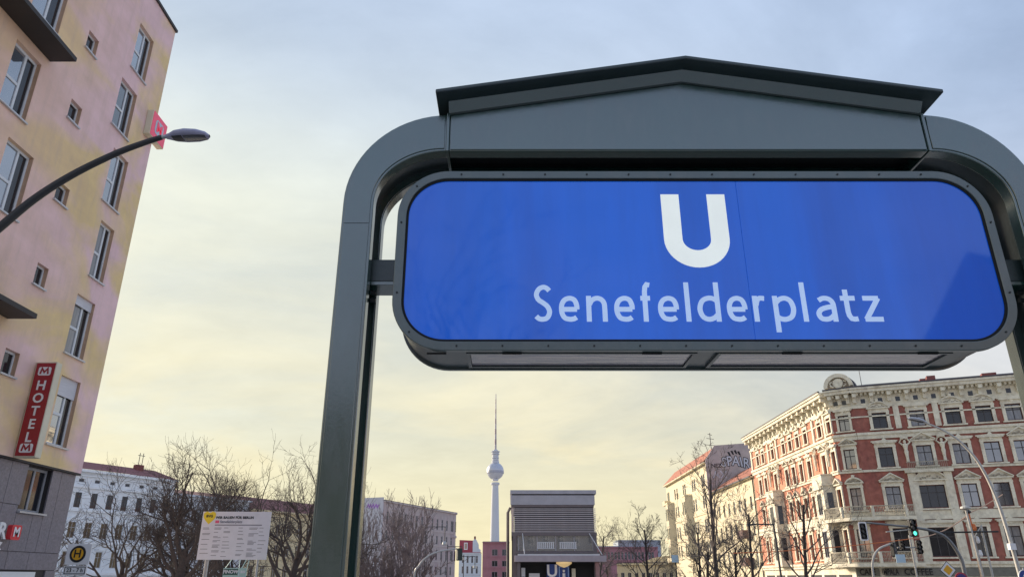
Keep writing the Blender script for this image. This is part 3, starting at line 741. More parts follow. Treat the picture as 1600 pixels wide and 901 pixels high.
# string courses
def courses(fa, W, x0=0.0, bal=False):
    boxpart(fa, 'string_course', x0, W, -0.28, 0.0, 15.72, 15.98, m_trim); boxpart(fa, 'string_course', x0, W, -0.14, 0.0, 15.30, 15.718, m_trim)
    boxpart(fa, 'string_course', x0, W, -0.16, 0.0, 11.90, 12.12, m_trim)
    boxpart(fa, 'string_course', x0, W, -0.20, 0.0, 7.05, 7.40, m_trim); boxpart(fa, 'string_course', x0, W, -0.10, 0.0, 7.401, 7.9, m_trim)
    boxpart(fa, 'string_course', x0, W, -0.12, 0.0, 17.62, 17.76, m_trim)
    boxpart(fa, 'shop_cornice', x0, W, -0.42, 0.0, SHOPZ + .30, SHOPZ + .55, m_trim); boxpart(fa, 'shop_cornice', x0, W, -0.24, 0.0, SHOPZ, SHOPZ + .298, m_trim)
    # main cornice
    boxpart(fa, 'cornice', x0 - .05, W + .05, -0.18, 0.0, 18.62, 18.88, m_trim)
    boxpart(fa, 'cornice', x0 - .15, W + .15, -0.95, 0.0, 20.2, 20.52, m_trim); boxpart(fa, 'cornice', x0 - .2, W + .2, -1.10, 0.0, 20.522, 20.72, m_trim)
    boxpart(fa, 'gutter', x0 - .2, W + .2, -1.14, -0.9, 20.722, 20.86, m_roofd)
    brk = cached(('bracket',), lambda: MB().prism([(-.17, 0), (.17, 0), (.17, .95), (-.17, .95)], -.30, 0).box(-.19, .19, -.80, -.30, .55, .95), m_trim)
    den = MB(); n = int((W - x0) / .42)
    for k in range(n): den.box(x0 + .1 + k * .42, x0 + .32 + k * .42, -.60, -.02, 19.95, 20.198)
    fa.put('dentils', den, m_trim)
    n = max(2, int((W - x0) / 1.75)); 
    for k in range(n + 1):
        x = x0 + .3 + (W - x0 - .6) * k / n
        link('cornice_bracket', brk, fa.root, fa.at(x, 0, 19.2), fa.phi)
        if k < n: boxpart(fa, 'attic_opening', x + (W - x0 - .6) / n / 2 - .22, x + (W - x0 - .6) / n / 2 + .22, -0.012, 0.02, 19.15, 19.62, m_glass_d)
courses(FF, FL)
# left front
lx = lambda y: 108.2 - y
LWX = [lx(105.2), lx(102.9), lx(98.9), lx(94.7), lx(92.3), lx(89.8), lx(87.2), lx(82.9), lx(80.3)]
LWW = 1.0
lh = []
for x in LWX:
    for k, (a, b) in enumerate((S1, S2, S3, S4)): lh.append((x - LWW / 2, x + LWW / 2, a, b))
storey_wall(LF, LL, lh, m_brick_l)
lped = ['arch', 'arch', 'flat', 'arch', 'arch', 'arch', 'arch', 'flat', 'arch']
for i, x in enumerate(LWX):
    for k, (a, b) in enumerate((S1, S2, S3, S4)):
        if i in (2, 7) and k in (0, 1): continue
        rwin(LF, x, a, LWW, b - a, [lped[i], 'tri' if i in (2, 3, 4, 7) else 'flat', 'arch' if i % 2 else 'tri', 'flat'][3 - k], 'trans', m_glass_d if rng.random() < .6 else m_curtain)
for x in (lx(100.6), lx(97.2), lx(84.7), lx(81.4), lx(107.8)): boxpart(LF, 'pilaster', x - .22, x + .22, -0.18, 0.0, 16.0, 18.75, m_trim)
courses(LF, LL)
# bay windows with balconies
for i, yc in enumerate((98.9, 83.1)):
    x = lx(yc); w = 1.75; zt_, zb__ = 10.95, 2.9
    poly = [(-w, 0), (-w + .45, -1.15), (w - .45, -1.15), (w, 0)]
    by = LF.put('bay_window', MB().hprism(poly, zb__, zt_), m_trim, x)
    part('balcony_floor', MB().hprism([(px * 1.08, py * 1.12) for px, py in poly], zt_ + .001, zt_ + .25), m_trim, by)
    part('parapet', MB().hprism([(px * 1.02, py * 1.03) for px, py in poly], zt_ + .26, zt_ + 1.1), m_trim, by)
    part('parapet_rail', MB().hprism([(px * 1.06, py * 1.08) for px, py in poly], zt_ + 1.102, zt_ + 1.22), m_trim, by)
    part('band', MB().hprism([(px * 1.05, py * 1.06) for px, py in poly], 7.0, 7.35), m_trim, by)
    for z0, z1 in ((3.6, 6.3), (7.95, 10.2)):
        part('window', MB().box(-.55, .55, -1.20, -1.152, z0, z1), m_fr_grey, by)
        for px in (-.27, .27): part('pane', MB().box(px - .22, px + .22, -1.215, -1.202, z0 + .08, z1 - .08), m_glass_d, by)
        for sgn in (-1, 1):
            pn = part('pane', MB().box(-.28, .28, -.05, .0, z0, z1), m_glass_d, by, (sgn * (w - .225), -.575, 0), sgn * math.atan2(1.15, .45))
    part('pediment', MB().prism([(-1.25, zt_ - .35), (1.25, zt_ - .35), (1.25, zt_ - .2), (0, zt_ + .75), (-1.25, zt_ - .2)], -1.34, -1.17), m_trim, by)
# canted corner
ch_ = []
for a, b in (S1, S2, S3, S4): ch_.append((CL / 2 - .55 + .1, CL / 2 + .55 + .1, a, b))
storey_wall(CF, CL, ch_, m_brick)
for k, (a, b) in enumerate((S1, S2, S3, S4)): rwin(CF, CL / 2 + .1, a, 1.1, b - a, ['flat', 'arch', 'tri', 'flat'][k], 'cross', m_curtain if k == 1 else m_glass)
courses(CF, CL)
# body and roof
bp = [rl(35.38, 108.0), rl(35.38, 79.75), rl(37.1, 78.5), rl(37.0 + .934 * 21 + .1, 78.2 - .358 * 21 + .35), rl(60, 108.0)]
bp2 = [(x, y) for x, y in bp][::-1]
def poly_ccw(p):
    a = sum(p[k][0] * p[(k + 1) % len(p)][1] - p[(k + 1) % len(p)][0] * p[k][1] for k in range(len(p)))
    return p if a > 0 else p[::-1]
part('body', MB().hprism(poly_ccw(bp), 0.05, 20.6 - BZ0), m_trim, red)
part('roof', MB().hprism(poly_ccw([rl(35.0, 108.0), rl(35.0, 79.2), rl(36.9, 77.9), rl(56.9, 70.4), rl(60, 108.0)]), 20.62 - BZ0, 20.9 - BZ0), m_roofd, red)
rfu = MB(); 
a_, b_, c_, d_ = rl(36.0, 107.8), rl(36.0, 79.9), rl(37.6, 78.7), rl(57.0, 71.4)
a2, b2, c2, d2 = rl(40, 107.8), rl(40, 82.5), rl(40.8, 82.0), rl(58.8, 75.2)
z0_, z1_ = 20.9 - BZ0, 22.3 - BZ0
for p, q, p2_, q2_ in ((a_, b_, a2, b2), (b_, c_, b2, c2), (c_, d_, c2, d2)): rfu.quad((*p, z0_), (*q, z0_), (*q2_, z1_), (*p2_, z1_))
part('roof_slope', rfu, m_roofd, red)
# round gable with shield on the corner
RG = FA(red, (*rl(36.15, 78.6), 20.5 - BZ0), CF.phi)
gw_ = 1.45
arcg = [(gw_ * math.cos(R(180 * k / 16)), .55 + 1.40 * math.sin(R(180 * k / 16))) for k in range(17)]
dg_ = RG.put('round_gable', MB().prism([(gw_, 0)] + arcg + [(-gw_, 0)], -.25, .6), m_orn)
ai = [(x * .78, .5 + (z - .5) * .78) for x, z in arcg]
rgm = MB()
for k in range(16): rgm.prism([(ai[k][0], ai[k][1]), (arcg[k][0] * 1.05, arcg[k][1] * 1.05), (arcg[k + 1][0] * 1.05, arcg[k + 1][1] * 1.05), (ai[k + 1][0], ai[k + 1][1])], -.6, -.251)
part('arch_moulding', rgm, m_trim, dg_)
part('shield', MB().prism(catmull([(0, .35), (.45, .7), (.48, 1.25), (0, 1.5), (-.48, 1.25), (-.45, .7), (0, .35)], 4)[:-1], -.48, -.251), m_trim, dg_)
for sx in (-1, 1): part('scroll', MB().tube([(sx * .5, -.35, .6), (sx * .8, -.38, .75), (sx * .85, -.38, 1.1), (sx * .6, -.36, 1.2)], .10, 6), m_trim, dg_)
part('zinc_cover', MB().prism([(x * 1.07, z * 1.07) for x, z in arcg], .6, 1.6), m_roofd, dg_)
# chimneys and roof bits
m_chim = mat('chimney_brick', (0.22, 0.08, 0.075), 0.9, 0.2, 4)
for s_, h_, w_ in ((7.2, .30, .55), (8.0, .55, .8), (13.3, .35, 1.3), (19, .4, 1.0)):
    boxpart(FF, 'chimney', s_ - w_ / 2, s_ + w_ / 2, -.55, .3, 20.88, 20.9 + h_, m_chim)
part('aerial', MB().tube([(0, 0, 20.8), (0, 0, 23.6)], .035, 5), m_roofd, red, FF.at(1.3, -.2, 0))
# herm figures flanking the balcony window on the third floor
def herm():
    mb = MB()
    mb.lathe([(.10, 0), (.16, .05), (.13, .35), (.17, .75), (.21, 1.05), (.16, 1.25), (.23, 1.55), (.27, 1.78), (.12, 1.92)], 8)
    mb.lathe([(.03, 1.93), (.12, 1.99), (.14, 2.12), (.10, 2.25), (.02, 2.30)], 8)
    for sx in (-1, 1): mb.tube([(sx * .22, 0, 1.76), (sx * .50, -.05, 2.02), (sx * .30, -.02, 2.36), (sx * .10, 0, 2.38)], [.09, .085, .075, .06], 6)
    mb.box(-.35, .35, -.2, .2, 2.40, 2.62)
    return mb
hm = herm().mesh('herm_figure'); hm.materials.append(m_trim)
for x in (4.35, 7.75): link('herm_figure', hm, red, FF.at(x, -.28, 12.7), FF.phi)
for y in (100.6, 97.2, 84.9, 81.3): link('herm_figure', hm, red, LF.at(lx(y), -.25, 12.9), LF.phi)
# balconies curving round the corner
def bal_path(off):
    pts = [LF.at(lx(82.0), -off, 0), LF.at(lx(80.6), -off, 0), CF.at(CL * .15, -off, 0), CF.at(CL * .5, -off * 1.05, 0), CF.at(CL * .85, -off, 0), FF.at(.9, -off, 0), FF.at(4.0, -off, 0)]
    P = catmull([(p.x, p.y) for p in pts], 5); return P
def balcony(z, hgt):
    o_, i_ = bal_path(1.35), bal_path(0.02)
    mb = MB(); n = len(o_)
    for k in range(n - 1): mb.hprism(poly_ccw([o_[k], o_[k + 1], i_[k + 1], i_[k]]), z - .32, z)
    b = part('balcony', mb, m_trim, red)
    o2 = bal_path(1.25); rail = MB(); info = MB()
    rail.tube([(x, y, z + hgt) for x, y in o2], .055, 6); rail.tube([(x, y, z + .10) for x, y in o2], .04, 6)
    part('railing', rail, m_iron, b)
    o3 = []
    for k in range(n - 1):
        L_ = (Vector(o2[k + 1]) - Vector(o2[k])).length; m_ = max(1, int(L_ / .12))
        for q in range(m_): o3.append(tuple(Vector(o2[k]).lerp(Vector(o2[k + 1]), q / m_)))
    for k, (x, y) in enumerate(o3):
        info.tube([(x, y, z + .1), (x, y, z + hgt)], .022, 4, False)
        if k % 3 == 0 and k + 2 < len(o3):
            x2, y2 = o3[k + 2]
            cxm, cym = (x + x2) / 2, (y + y2) / 2; dx, dy = (x2 - x) / 2, (y2 - y) / 2
            info.tube([(cxm + dx * math.cos(a * math.pi / 4), cym + dy * math.cos(a * math.pi / 4), z + hgt * .55 + .22 * math.sin(a * math.pi / 4)) for a in range(9)], .025, 4, False)
    part('balusters', info, m_iron, b)
    for k in range(0, len(o3), 22):
        x, y = o3[k]; part('rail_post', MB().box(x - .13, x + .13, y - .13, y + .13, z, z + hgt + .02), m_trim, b)
balcony(7.35 - BZ0, 1.05); balcony(2.95 - BZ0, 1.05)
rail3 = MB(); 
for k in range(22): rail3.tube([(4.2 + k * .17, -.5, 11.9), (4.2 + k * .17, -.5, 12.65)], .02, 4, False)
rail3.tube([(4.1, -.5, 12.66), (8.0, -.5, 12.66)], .04, 5); FF.put('balcony_grille', rail3, m_iron)
# shop fronts and lettering
m_shopdark = mat('shopfront_dark', (0.03, 0.028, 0.03), 0.4, 0.2, 2)
m_shopband = mat('shop_fascia_board', (0.16, 0.155, 0.13), 0.5, 0.15, 3)
boxpart(FF, 'shop_fascia', .4, FL - .3, -.21, -.002, 1.75, 2.50, m_shopband)
boxpart(CF, 'shop_fascia', .1, CL - .1, -.21, -.002, 1.75, 2.50, m_shopband)
for k in range(6): boxpart(FF, 'shop_window', .6 + k * 3.35, 3.6 + k * 3.35, -.06, -.002, -1.6, 1.6, m_shopdark)
for k in range(7): boxpart(LF, 'shop_window', .8 + k * 3.95, 3.9 + k * 3.95, -.06, -.002, -1.6, 1.9, m_shopdark)
m_let = mat('shop_letters_black', (0.006, 0.006, 0.006), 0.4, 0.02)
for body_, fa_, x, wd in (('CAFE', CF, CL / 2, 1.5), ('IMPALA', FF, 0.85, 1.5), ('COFFEE', FF, 3.35, 2.5)):
    me = text_mesh(body_, .80, .05, .01); ww_ = max(v.co.x for v in me.vertices) - min(v.co.x for v in me.vertices)
    me.transform(Matrix.Diagonal((wd / ww_, 1, 1, 1)))
    part('lettering', me, m_let, red, fa_.at(x, -.25, 2.12), fa_.phi)

# ------------------------------------------------------------------ yellow houses down the street on the right
m_yel = mat('yellow_plaster', (0.70, 0.62, 0.43), 0.88, 0.10, 1.5, 0.2, 40, col2=(0.63, 0.56, 0.42), f2=(0.45, 0.7))
m_yelb = mat('pale_cream_plaster', (0.62, 0.55, 0.40), 0.88, 0.10, 1.5, 0.2, 40)
m_fire = mat('grey_firewall_plaster', (0.44, 0.39, 0.39), 0.9, 0.14, 0.8, 0.2, 30, col2=(0.50, 0.44, 0.42), f2=(.45, .65))
m_tile = mat('red_roof_tiles', (0.38, 0.15, 0.10), 0.85, 0.2, 6, 0.5, 30)
m_bal = mat('brown_balcony', (0.20, 0.13, 0.12), 0.85, 0.15, 3)
lowy = thing('yellow_house', 'lower yellow plastered house with orange tiled roof beside the ornate corner house', 'building', (35.1, 108.3, BZ0))
Lw = 24.5
LY = FA(lowy, (0, Lw, -BZ0), R(-90))
hl_ = []
for k in range(8):
    for a, b in ((3.2, 5.4), (7.2, 9.3), (10.9, 12.7)): hl_.append((1.4 + k * 2.9, 2.35 + k * 2.9, a, b))
LY.put('wall', wall_mesh(Lw, BZ0, 15.1, hl_, .22, .3), m_yel)
for a, b, c, d in hl_: 
    w = window(LY, (a + b) / 2, c, b - a, d - c, 'cross', m_fr_white if rng.random() < .5 else m_fr_grey, m_glass_d, y=.14)
    part('sill', MB().box(-.6, .6, -.24, -.13, -.08, 0), m_yelb, w)
for k in range(8): boxpart(LY, 'attic_opening', 1.7 + k * 2.9, 1.95 + k * 2.9, -.01, .02, 13.95, 14.25, m_glass_d)
boxpart(LY, 'eave', -.1, Lw + .1, -.55, 0, 15.1, 15.35, m_yelb); boxpart(LY, 'gutter', -.1, Lw + .1, -.70, -.551, 15.16, 15.36, m_roofd)
part('body', MB().box(.3, 12, .02, Lw - .02, .02, 15.1 - BZ0), m_yelb, lowy)
tl = MB(); tl.quad((-.55, 0, 15.37 - BZ0), (-.55, Lw, 15.37 - BZ0), (6, Lw, 19.2 - BZ0), (6, 0, 19.2 - BZ0)); tl.quad((6, 0, 19.2 - BZ0), (6, Lw, 19.2 - BZ0), (12.5, Lw, 15.3 - BZ0), (12.5, 0, 15.3 - BZ0))
part('roof', tl, m_tile, lowy)
for yy, z in ((4.0, 7.0), (4.0, 3.2)):
    b = part('balcony', MB().box(-1.3, -.002, yy, yy + 2.6, z - BZ0, z + 1.1 - BZ0), m_bal, lowy)
part('downpipe', MB().tube([(-.12, .25, .1), (-.12, .25, 15.0 - BZ0), (-.5, .25, 15.2 - BZ0)], .09, 6), m_roofd, lowy)
hiy = thing('yellow_house', 'taller yellow house with red tiled roof and a graffiti covered grey gable wall', 'building', (35.1, 133.0, BZ0))
Hw = 37.5
HYF = FA(hiy, (0, Hw, -BZ0), R(-90))
hh_ = []
for k, x in enumerate((1.6, 8.2, 10.4, 16.4, 18.0, 24.5, 26.2, 32.0, 33.6)):
    for a, b in ((5.4, 7.6), (9.2, 11.4), (13.3, 15.5), (17.0, 19.2)): hh_.append((x, x + 1.15, a, b))
HYF.put('wall', wall_mesh(Hw, BZ0, 20.7, hh_, .25, .3), m_yel)
for a, b, c, d in hh_: window(HYF, (a + b) / 2, c, b - a, d - c, 'cross', m_fr_white, m_glass_d, y=.14)
for x0, x1 in ((3.5, 7.3), (20.0, 24.0)):
    poly = [(x0, 0), (x0 + .7, -1.3), (x1 - .7, -1.3), (x1, 0)]
    ob = HYF.put('bay_window', MB().hprism(poly, 4.8, 16.4), m_yelb)
    part('bay_cap', MB().hprism([((x - (x0 + x1) / 2) * 1.05 + (x0 + x1) / 2, y * 1.08) for x, y in poly], 16.402, 16.7), m_yel, ob)
    for a, b in ((5.4, 7.6), (9.2, 11.4), (13.0, 15.4)):
        for xx in ((x0 + x1) / 2 - .75, (x0 + x1) / 2 + .75): part('pane', MB().box(xx - .45, xx + .45, -1.33, -1.302, a, b), m_glass_d, ob)
for z in (8.3, 12.3): boxpart(HYF, 'string_course', 0, Hw, -.14, 0, z, z + .25, m_yelb)
for z in (4.5, 8.6, 16.4): boxpart(HYF, 'balcony', .4, 3.2, -1.2, -.002, z, z + 1.0, m_yelb)
for z in (5.5, 9.6, 17.4): boxpart(HYF, 'loggia_opening', .8, 3.0, -.03, -.002, z + .1, z + 1.9, m_glass_d)
boxpart(HYF, 'eave', -.1, Hw, -.7, 0, 20.7, 20.95, m_yelb)
part('body', MB().box(.3, 13, .02, Hw - .02, .02, 20.7 - BZ0), m_fire, hiy)
tl = MB(); tl.quad((-.7, .1, 20.97 - BZ0), (-.7, Hw - .2, 20.97 - BZ0), (1.6, Hw - 3.0, 23.6 - BZ0), (1.6, .1, 23.6 - BZ0)); tl.quad((1.6, .1, 23.6 - BZ0), (1.6, Hw - 3.0, 23.6 - BZ0), (13, Hw - 3.0, 24.4 - BZ0), (13, .1, 24.4 - BZ0))
tl.quad((-.7, Hw - .2, 20.97 - BZ0), (13, Hw - .2, 20.97 - BZ0), (13, Hw - 3, 24.4 - BZ0), (1.6, Hw - 3, 23.6 - BZ0))
part('roof', tl, m_tile, hiy)
fw = part('firewall', MB().prism([(-.35, 0), (13, 0), (13, 24.6 - BZ0), (1.5, 23.8 - BZ0), (-.35, 21.2 - BZ0)], -.30, .0), m_fire, hiy)
m_graf = mat('graffiti_silver', (0.55, 0.58, 0.66), 0.6, 0.1, 3); m_grafb = mat('graffiti_black', (0.015, 0.015, 0.018), 0.7, 0.1)
for k, (ch, x, z, rz_) in enumerate((('S', 2.9, 20.75, .25), ('P', 3.95, 20.95, -.1), ('A', 5.1, 20.95, .1), ('I', 6.05, 20.8, -.15), ('R', 6.95, 20.6, .1))):
    for mm_, bb, dy in ((m_grafb, .16, -.305), (m_graf, .03, -.325)):
        me = text_mesh(ch, 2.4, .012, bb); me.transform(Matrix.Rotation(rz_, 4, 'Y')); me.transform(Matrix.Diagonal((.85, 1, 1.0, 1)))
        part('graffiti_letter', me, mm_, fw, (x, dy, z - BZ0))
gg = MB()
for x, z, a in ((4.0, 22.0, .5), (4.6, 22.2, .4), (5.2, 22.3, .3), (5.8, 22.1, .2)): gg.prism([(x, z), (x + .35, z - .1), (x + .1, z + .7), (x - .3, z + .6)], -.318, -.302)
part('graffiti_spikes', gg, m_grafb, fw, (0, 0, -BZ0))
part('graffiti_letter', text_mesh('NEZ', .95, .012, .02), m_grafb, fw, (1.5, -.312, 20.2 - BZ0))
part('graffiti_letter', text_mesh('AX', 1.9, .012, .01), m_graf, fw, (2.0, -.312, 18.6 - BZ0))
ae = MB(); ae.tube([(2.6, 6, 22.5 - BZ0), (2.6, 6, 27.2 - BZ0)], .07, 5)
for z, l in ((25.0, 1.1), (26.2, .7), (27.0, .4)): ae.tube([(2.6 - l, 6, z - BZ0), (2.6 + l, 6, z - BZ0 - .2)], .05, 4)
part('aerial', ae, m_roofd, hiy)

# ------------------------------------------------------------------ station entrance pavilion in the middle of the street
m_lav = mat('pavilion_sheet_lavender', (0.40, 0.39, 0.43), 0.42, 0.10, 1.5, metal=0.1)
m_steel = mat('pavilion_steel_brown', (0.15, 0.125, 0.13), 0.5, 0.12, 3)
m_slat = mat('louvre_slat', (0.55, 0.50, 0.51), 0.5, 0.12, 2)
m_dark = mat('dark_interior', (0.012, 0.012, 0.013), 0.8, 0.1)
m_canopy = mat('canopy_board', (0.38, 0.33, 0.36), 0.55, 0.10, 2)
m_col = mat('column_red_stone', (0.36, 0.20, 0.19), 0.7, 0.12, 3)
st = thing('station_pavilion', 'boxy station entrance pavilion with louvred upper storey and lavender sheet metal roof', 'building', (0, 62, -1.9))
zo = 1.9
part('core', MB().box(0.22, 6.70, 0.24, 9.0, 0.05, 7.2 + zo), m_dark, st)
part('roof_top', MB().box(-0.16, 6.94, -0.10, 9.5, 8.02 + zo, 8.34 + zo), m_lav, st, bevel=0.03)
part('roof_gap', MB().box(0.0, 6.75, 0.05, 9.4, 7.94 + zo, 8.018 + zo), m_dark, st)
part('roof_band', MB().box(-0.10, 6.80, -0.02, 9.45, 7.17 + zo, 7.938 + zo), m_lav, st, bevel=0.02)
part('roof_lip', MB().box(-0.02, 6.72, 0.03, 9.4, 6.98 + zo, 7.168 + zo), m_steel, st)
slm = MB().prism([(-3.47, 0), (3.47, 0), (3.47, .018), (-3.47, .018)], 0, .02)
slm = MB(); slm.v = [(-3.42, 0, 0), (3.42, 0, 0), (3.42, .2, .02), (-3.42, .2, .02), (-3.42, .0, .062), (3.42, .0, .062), (3.42, .2, .082), (-3.42, .2, .082)]
slm.f = [(0, 1, 2, 3), (4, 7, 6, 5), (0, 4, 5, 1), (2, 6, 7, 3), (0, 3, 7, 4), (1, 5, 6, 2)]
slme = slm.mesh('slat'); slme.materials.append(m_slat)
sls = MB(); sls.v = [(0, 0, 0), (0, 8.6, 0), (.2, 8.6, .02), (.2, 0, .02), (0, 0, .062), (0, 8.6, .062), (.2, 8.6, .082), (.2, 0, .082)]
sls.f = [(0, 3, 2, 1), (4, 5, 6, 7), (0, 1, 5, 4), (2, 3, 7, 6), (0, 4, 7, 3), (1, 2, 6, 5)]
slse = sls.mesh('slat'); slse.materials.append(m_slat)
for k in range(13):
    z = 5.05 + zo + k * .148
    link('slat', slme, st, (3.42, 0.02, z)); link('slat', slse, st, (-.05, .2, z))
part('sill_beam', MB().box(-0.05, 6.88, -0.02, 0.3, 4.78 + zo, 5.03 + zo), m_steel, st); part('sill_beam', MB().box(-.05, .25, .301, 9.0, 4.78 + zo, 5.03 + zo), m_steel, st)
for x in (0.08, 6.55): part('column', MB().box(x, x + .30, 0.0, .3, 0.05, 4.778 + zo), m_steel, st)
for y in (2.2, 4.4, 6.6, 8.7): part('column', MB().box(-.02, .22, y, y + .25, 0.05, 4.778 + zo), m_steel, st)
part('glazing', MB().box(.40, 6.53, .19, .22, 3.62 + zo, 4.77 + zo), m_glass_b, st)
for k in range(5): part('mullion', MB().box(.5 + k * 1.5, .56 + k * 1.5, .15, .199, 3.62 + zo, 4.77 + zo), m_lav, st)
m_grille = mat('white_grille', (0.62, 0.62, 0.64), 0.5, 0.08)
for x0 in (2.05, 3.85):
    g = MB()
    for k in range(9): g.box(x0 + k * .155, x0 + .10 + k * .155, .12, .148, 3.82 + zo, 4.26 + zo)
    g.box(x0 - .02, x0 + 1.38, .125, .147, 3.78 + zo, 3.819 + zo); g.box(x0 - .02, x0 + 1.38, .125, .147, 4.261 + zo, 4.30 + zo)
    part('grille', g, m_grille, st)
part('beam', MB().box(.38, 6.55, .0, .19, 3.42 + zo, 3.60 + zo), m_steel, st)
part('canopy', MB().box(.20, 7.40, -1.3, .34, 2.78 + zo, 3.24 + zo), m_canopy, st, bevel=0.02)
part('canopy_top', MB().box(.45, 6.9, -1.2, .2, 3.242 + zo, 3.36 + zo), m_grille, st)
for x in (.95, 6.35):
    part('tie_rod', MB().tube([(x - .1, 0, 4.95 + zo), (x + .75 * (1 if x > 3 else .05), -1.1, 3.3 + zo)], .035, 6), m_grille, st)
part('column', MB().box(6.55, 6.85, -1.0, -.7, .05, 2.77 + zo), m_col, st); part('column', MB().box(.40, .66, -1.0, -.74, .05, 2.77 + zo), m_steel, st)
m_ublue = mat('u_panel_blue', (0.012, 0.03, 0.13), 0.3, 0.05, emit=0.15)
ub_ = part('door_sign', MB().box(2.75, 4.55, -.32, -.25, 1.45 + zo, 2.62 + zo), m_ublue, st)
part('letter', text_mesh('U', 1.25, .03, .03), m_wh, ub_, (3.17, -.345, 2.08 + zo))
part('pictogram', MB().tube([(4.1, -.34, 1.55 + zo), (4.1, -.34, 1.95 + zo)], .12, 8).tube([(4.1, -.34, 2.02 + zo), (4.1, -.34, 2.2 + zo)], .09, 8), m_wh, ub_)
part('pictogram_frame', MB().ring(rrect(3.72, 4.48, 1.48 + zo, 2.45 + zo, .05, 3), rrect(3.77, 4.43, 1.53 + zo, 2.40 + zo, .04, 3), -.345, -.322), mat('sign_light_blue', (.3, .45, .7), .4, .05), ub_)
part('entrance_lamp', MB().lathe([(.05, 2.36 + zo), (.35, 2.48 + zo), (.62, 2.66 + zo), (.62, 2.77 + zo)], 16, 4.1, -.75), mat('lamp_warm', (.8, .55, .25), .4, .05, emit=0.25), st)
for x0, x1, z0, z1 in ((.75, 1.05, 1.7, 2.35), (1.35, 2.2, 1.4, 1.95), (4.75, 5.05, 1.5, 2.3)):
    part('notice_board', MB().box(x0, x1, -.02, .03, z0 + zo, z1 + zo), m_grille if x0 < 4 else m_cream, st)
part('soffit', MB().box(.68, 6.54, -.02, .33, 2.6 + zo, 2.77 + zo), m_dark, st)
part('downpipe', MB().tube([(-.35, 1.6, .1), (-.35, 1.6, 6.7 + zo), (-.15, 1.6, 7.1 + zo)], .13, 8), m_steel, st)

# ------------------------------------------------------------------ television tower
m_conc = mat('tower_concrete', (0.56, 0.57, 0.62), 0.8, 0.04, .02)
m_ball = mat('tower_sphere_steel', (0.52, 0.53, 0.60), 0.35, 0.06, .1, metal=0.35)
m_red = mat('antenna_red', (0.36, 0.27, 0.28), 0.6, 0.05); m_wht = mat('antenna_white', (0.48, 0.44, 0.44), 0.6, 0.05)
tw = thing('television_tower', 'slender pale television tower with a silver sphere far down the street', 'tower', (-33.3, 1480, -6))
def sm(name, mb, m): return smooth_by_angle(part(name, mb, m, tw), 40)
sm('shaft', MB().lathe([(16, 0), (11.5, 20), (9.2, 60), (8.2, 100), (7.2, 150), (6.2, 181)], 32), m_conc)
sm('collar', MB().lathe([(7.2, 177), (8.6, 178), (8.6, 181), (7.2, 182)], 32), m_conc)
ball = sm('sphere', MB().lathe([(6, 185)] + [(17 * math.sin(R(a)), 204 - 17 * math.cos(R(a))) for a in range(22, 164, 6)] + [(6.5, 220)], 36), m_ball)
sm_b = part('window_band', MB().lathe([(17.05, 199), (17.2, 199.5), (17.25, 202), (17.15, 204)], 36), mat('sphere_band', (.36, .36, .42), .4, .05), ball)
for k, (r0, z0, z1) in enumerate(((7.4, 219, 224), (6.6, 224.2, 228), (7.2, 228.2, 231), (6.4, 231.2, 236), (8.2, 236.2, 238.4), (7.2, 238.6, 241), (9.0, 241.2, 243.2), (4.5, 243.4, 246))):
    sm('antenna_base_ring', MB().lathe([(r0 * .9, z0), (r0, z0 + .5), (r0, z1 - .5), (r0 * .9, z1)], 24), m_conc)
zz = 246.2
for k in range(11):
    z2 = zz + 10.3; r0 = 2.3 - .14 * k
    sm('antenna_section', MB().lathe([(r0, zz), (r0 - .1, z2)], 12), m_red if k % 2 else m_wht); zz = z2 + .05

# ------------------------------------------------------------------ house row behind the trees on the left
m_wfac = mat('white_blue_plaster', (0.76, 0.80, 0.84), 0.85, 0.10, 1.0, 0.2, 25)
m_wtrim = mat('white_trim', (0.80, 0.83, 0.86), 0.85, 0.08, 2)
m_rroof = mat('maroon_tiles', (0.24, 0.10, 0.105), 0.85, 0.15, 4)
B0 = -2.2
wh = thing('white_house', 'white stucco house with arched windows and maroon roof behind the bus stop sign', 'building', (-68.0, 101.6, B0))
WL = 25.0
WF = FA(wh, (0, 0, -B0), R(60))
off = ((-62.08 + 68) * .5 + (111.855 - 101.6) * .866) % 2.43
hw_ = []
nw = int((WL - off) / 2.43) + 1
for k in range(nw):
    x = off + 2.43 * k
    if x > WL - .8 or x < .7: continue
    hw_ += [(x - .48, x + .48, 11.1, 13.2, 'c'), (x - .55, x + .55, 6.9, 9.1, 'a'), (x - .52, x + .52, 2.9, 5.1, 'p'), (x - .42, x + .42, 14.65, 15.15, 's')]
WF.put('wall', wall_mesh(WL, B0, 16.3, [h[:4] for h in hw_], .22, .3), m_wfac)
archm = MB(); a1 = arc_poly(1.75, .62); a0_ = arc_poly(1.30, .44)
for k in range(8): archm.prism([(a0_[k][0], a0_[k][1]), (a0_[k + 1][0], a0_[k + 1][1]), (a1[k + 1][0], a1[k + 1][1]), (a1[k][0], a1[k][1])], -.14, .02)
for sx in (-1, 1): archm.box(sx * .76 - .1, sx * .76 + .1, -.1, .02, -2.2, -.001)
archme = archm.mesh('window_arch'); archme.materials.append(m_wtrim)
pedm = MB().prism([(-.8, 0), (.8, 0), (.8, .08), (0, .42), (-.8, .08)], -.15, .02); pedme = pedm.mesh('pediment'); pedme.materials.append(m_wtrim)
for a, b, c, d, t_ in hw_:
    w = window(WF, (a + b) / 2, c, b - a, d - c, 'single' if t_ == 's' else 'cross', m_fr_grey if t_ != 'c' else m_fr_dark, m_glass_d, y=.12, t=.08)
    if t_ == 'a': link('window_arch', archme, w, (0, -.12, d - c + .1))
    if t_ == 'p': link('pediment', pedme, w, (0, -.12, d - c + .2))
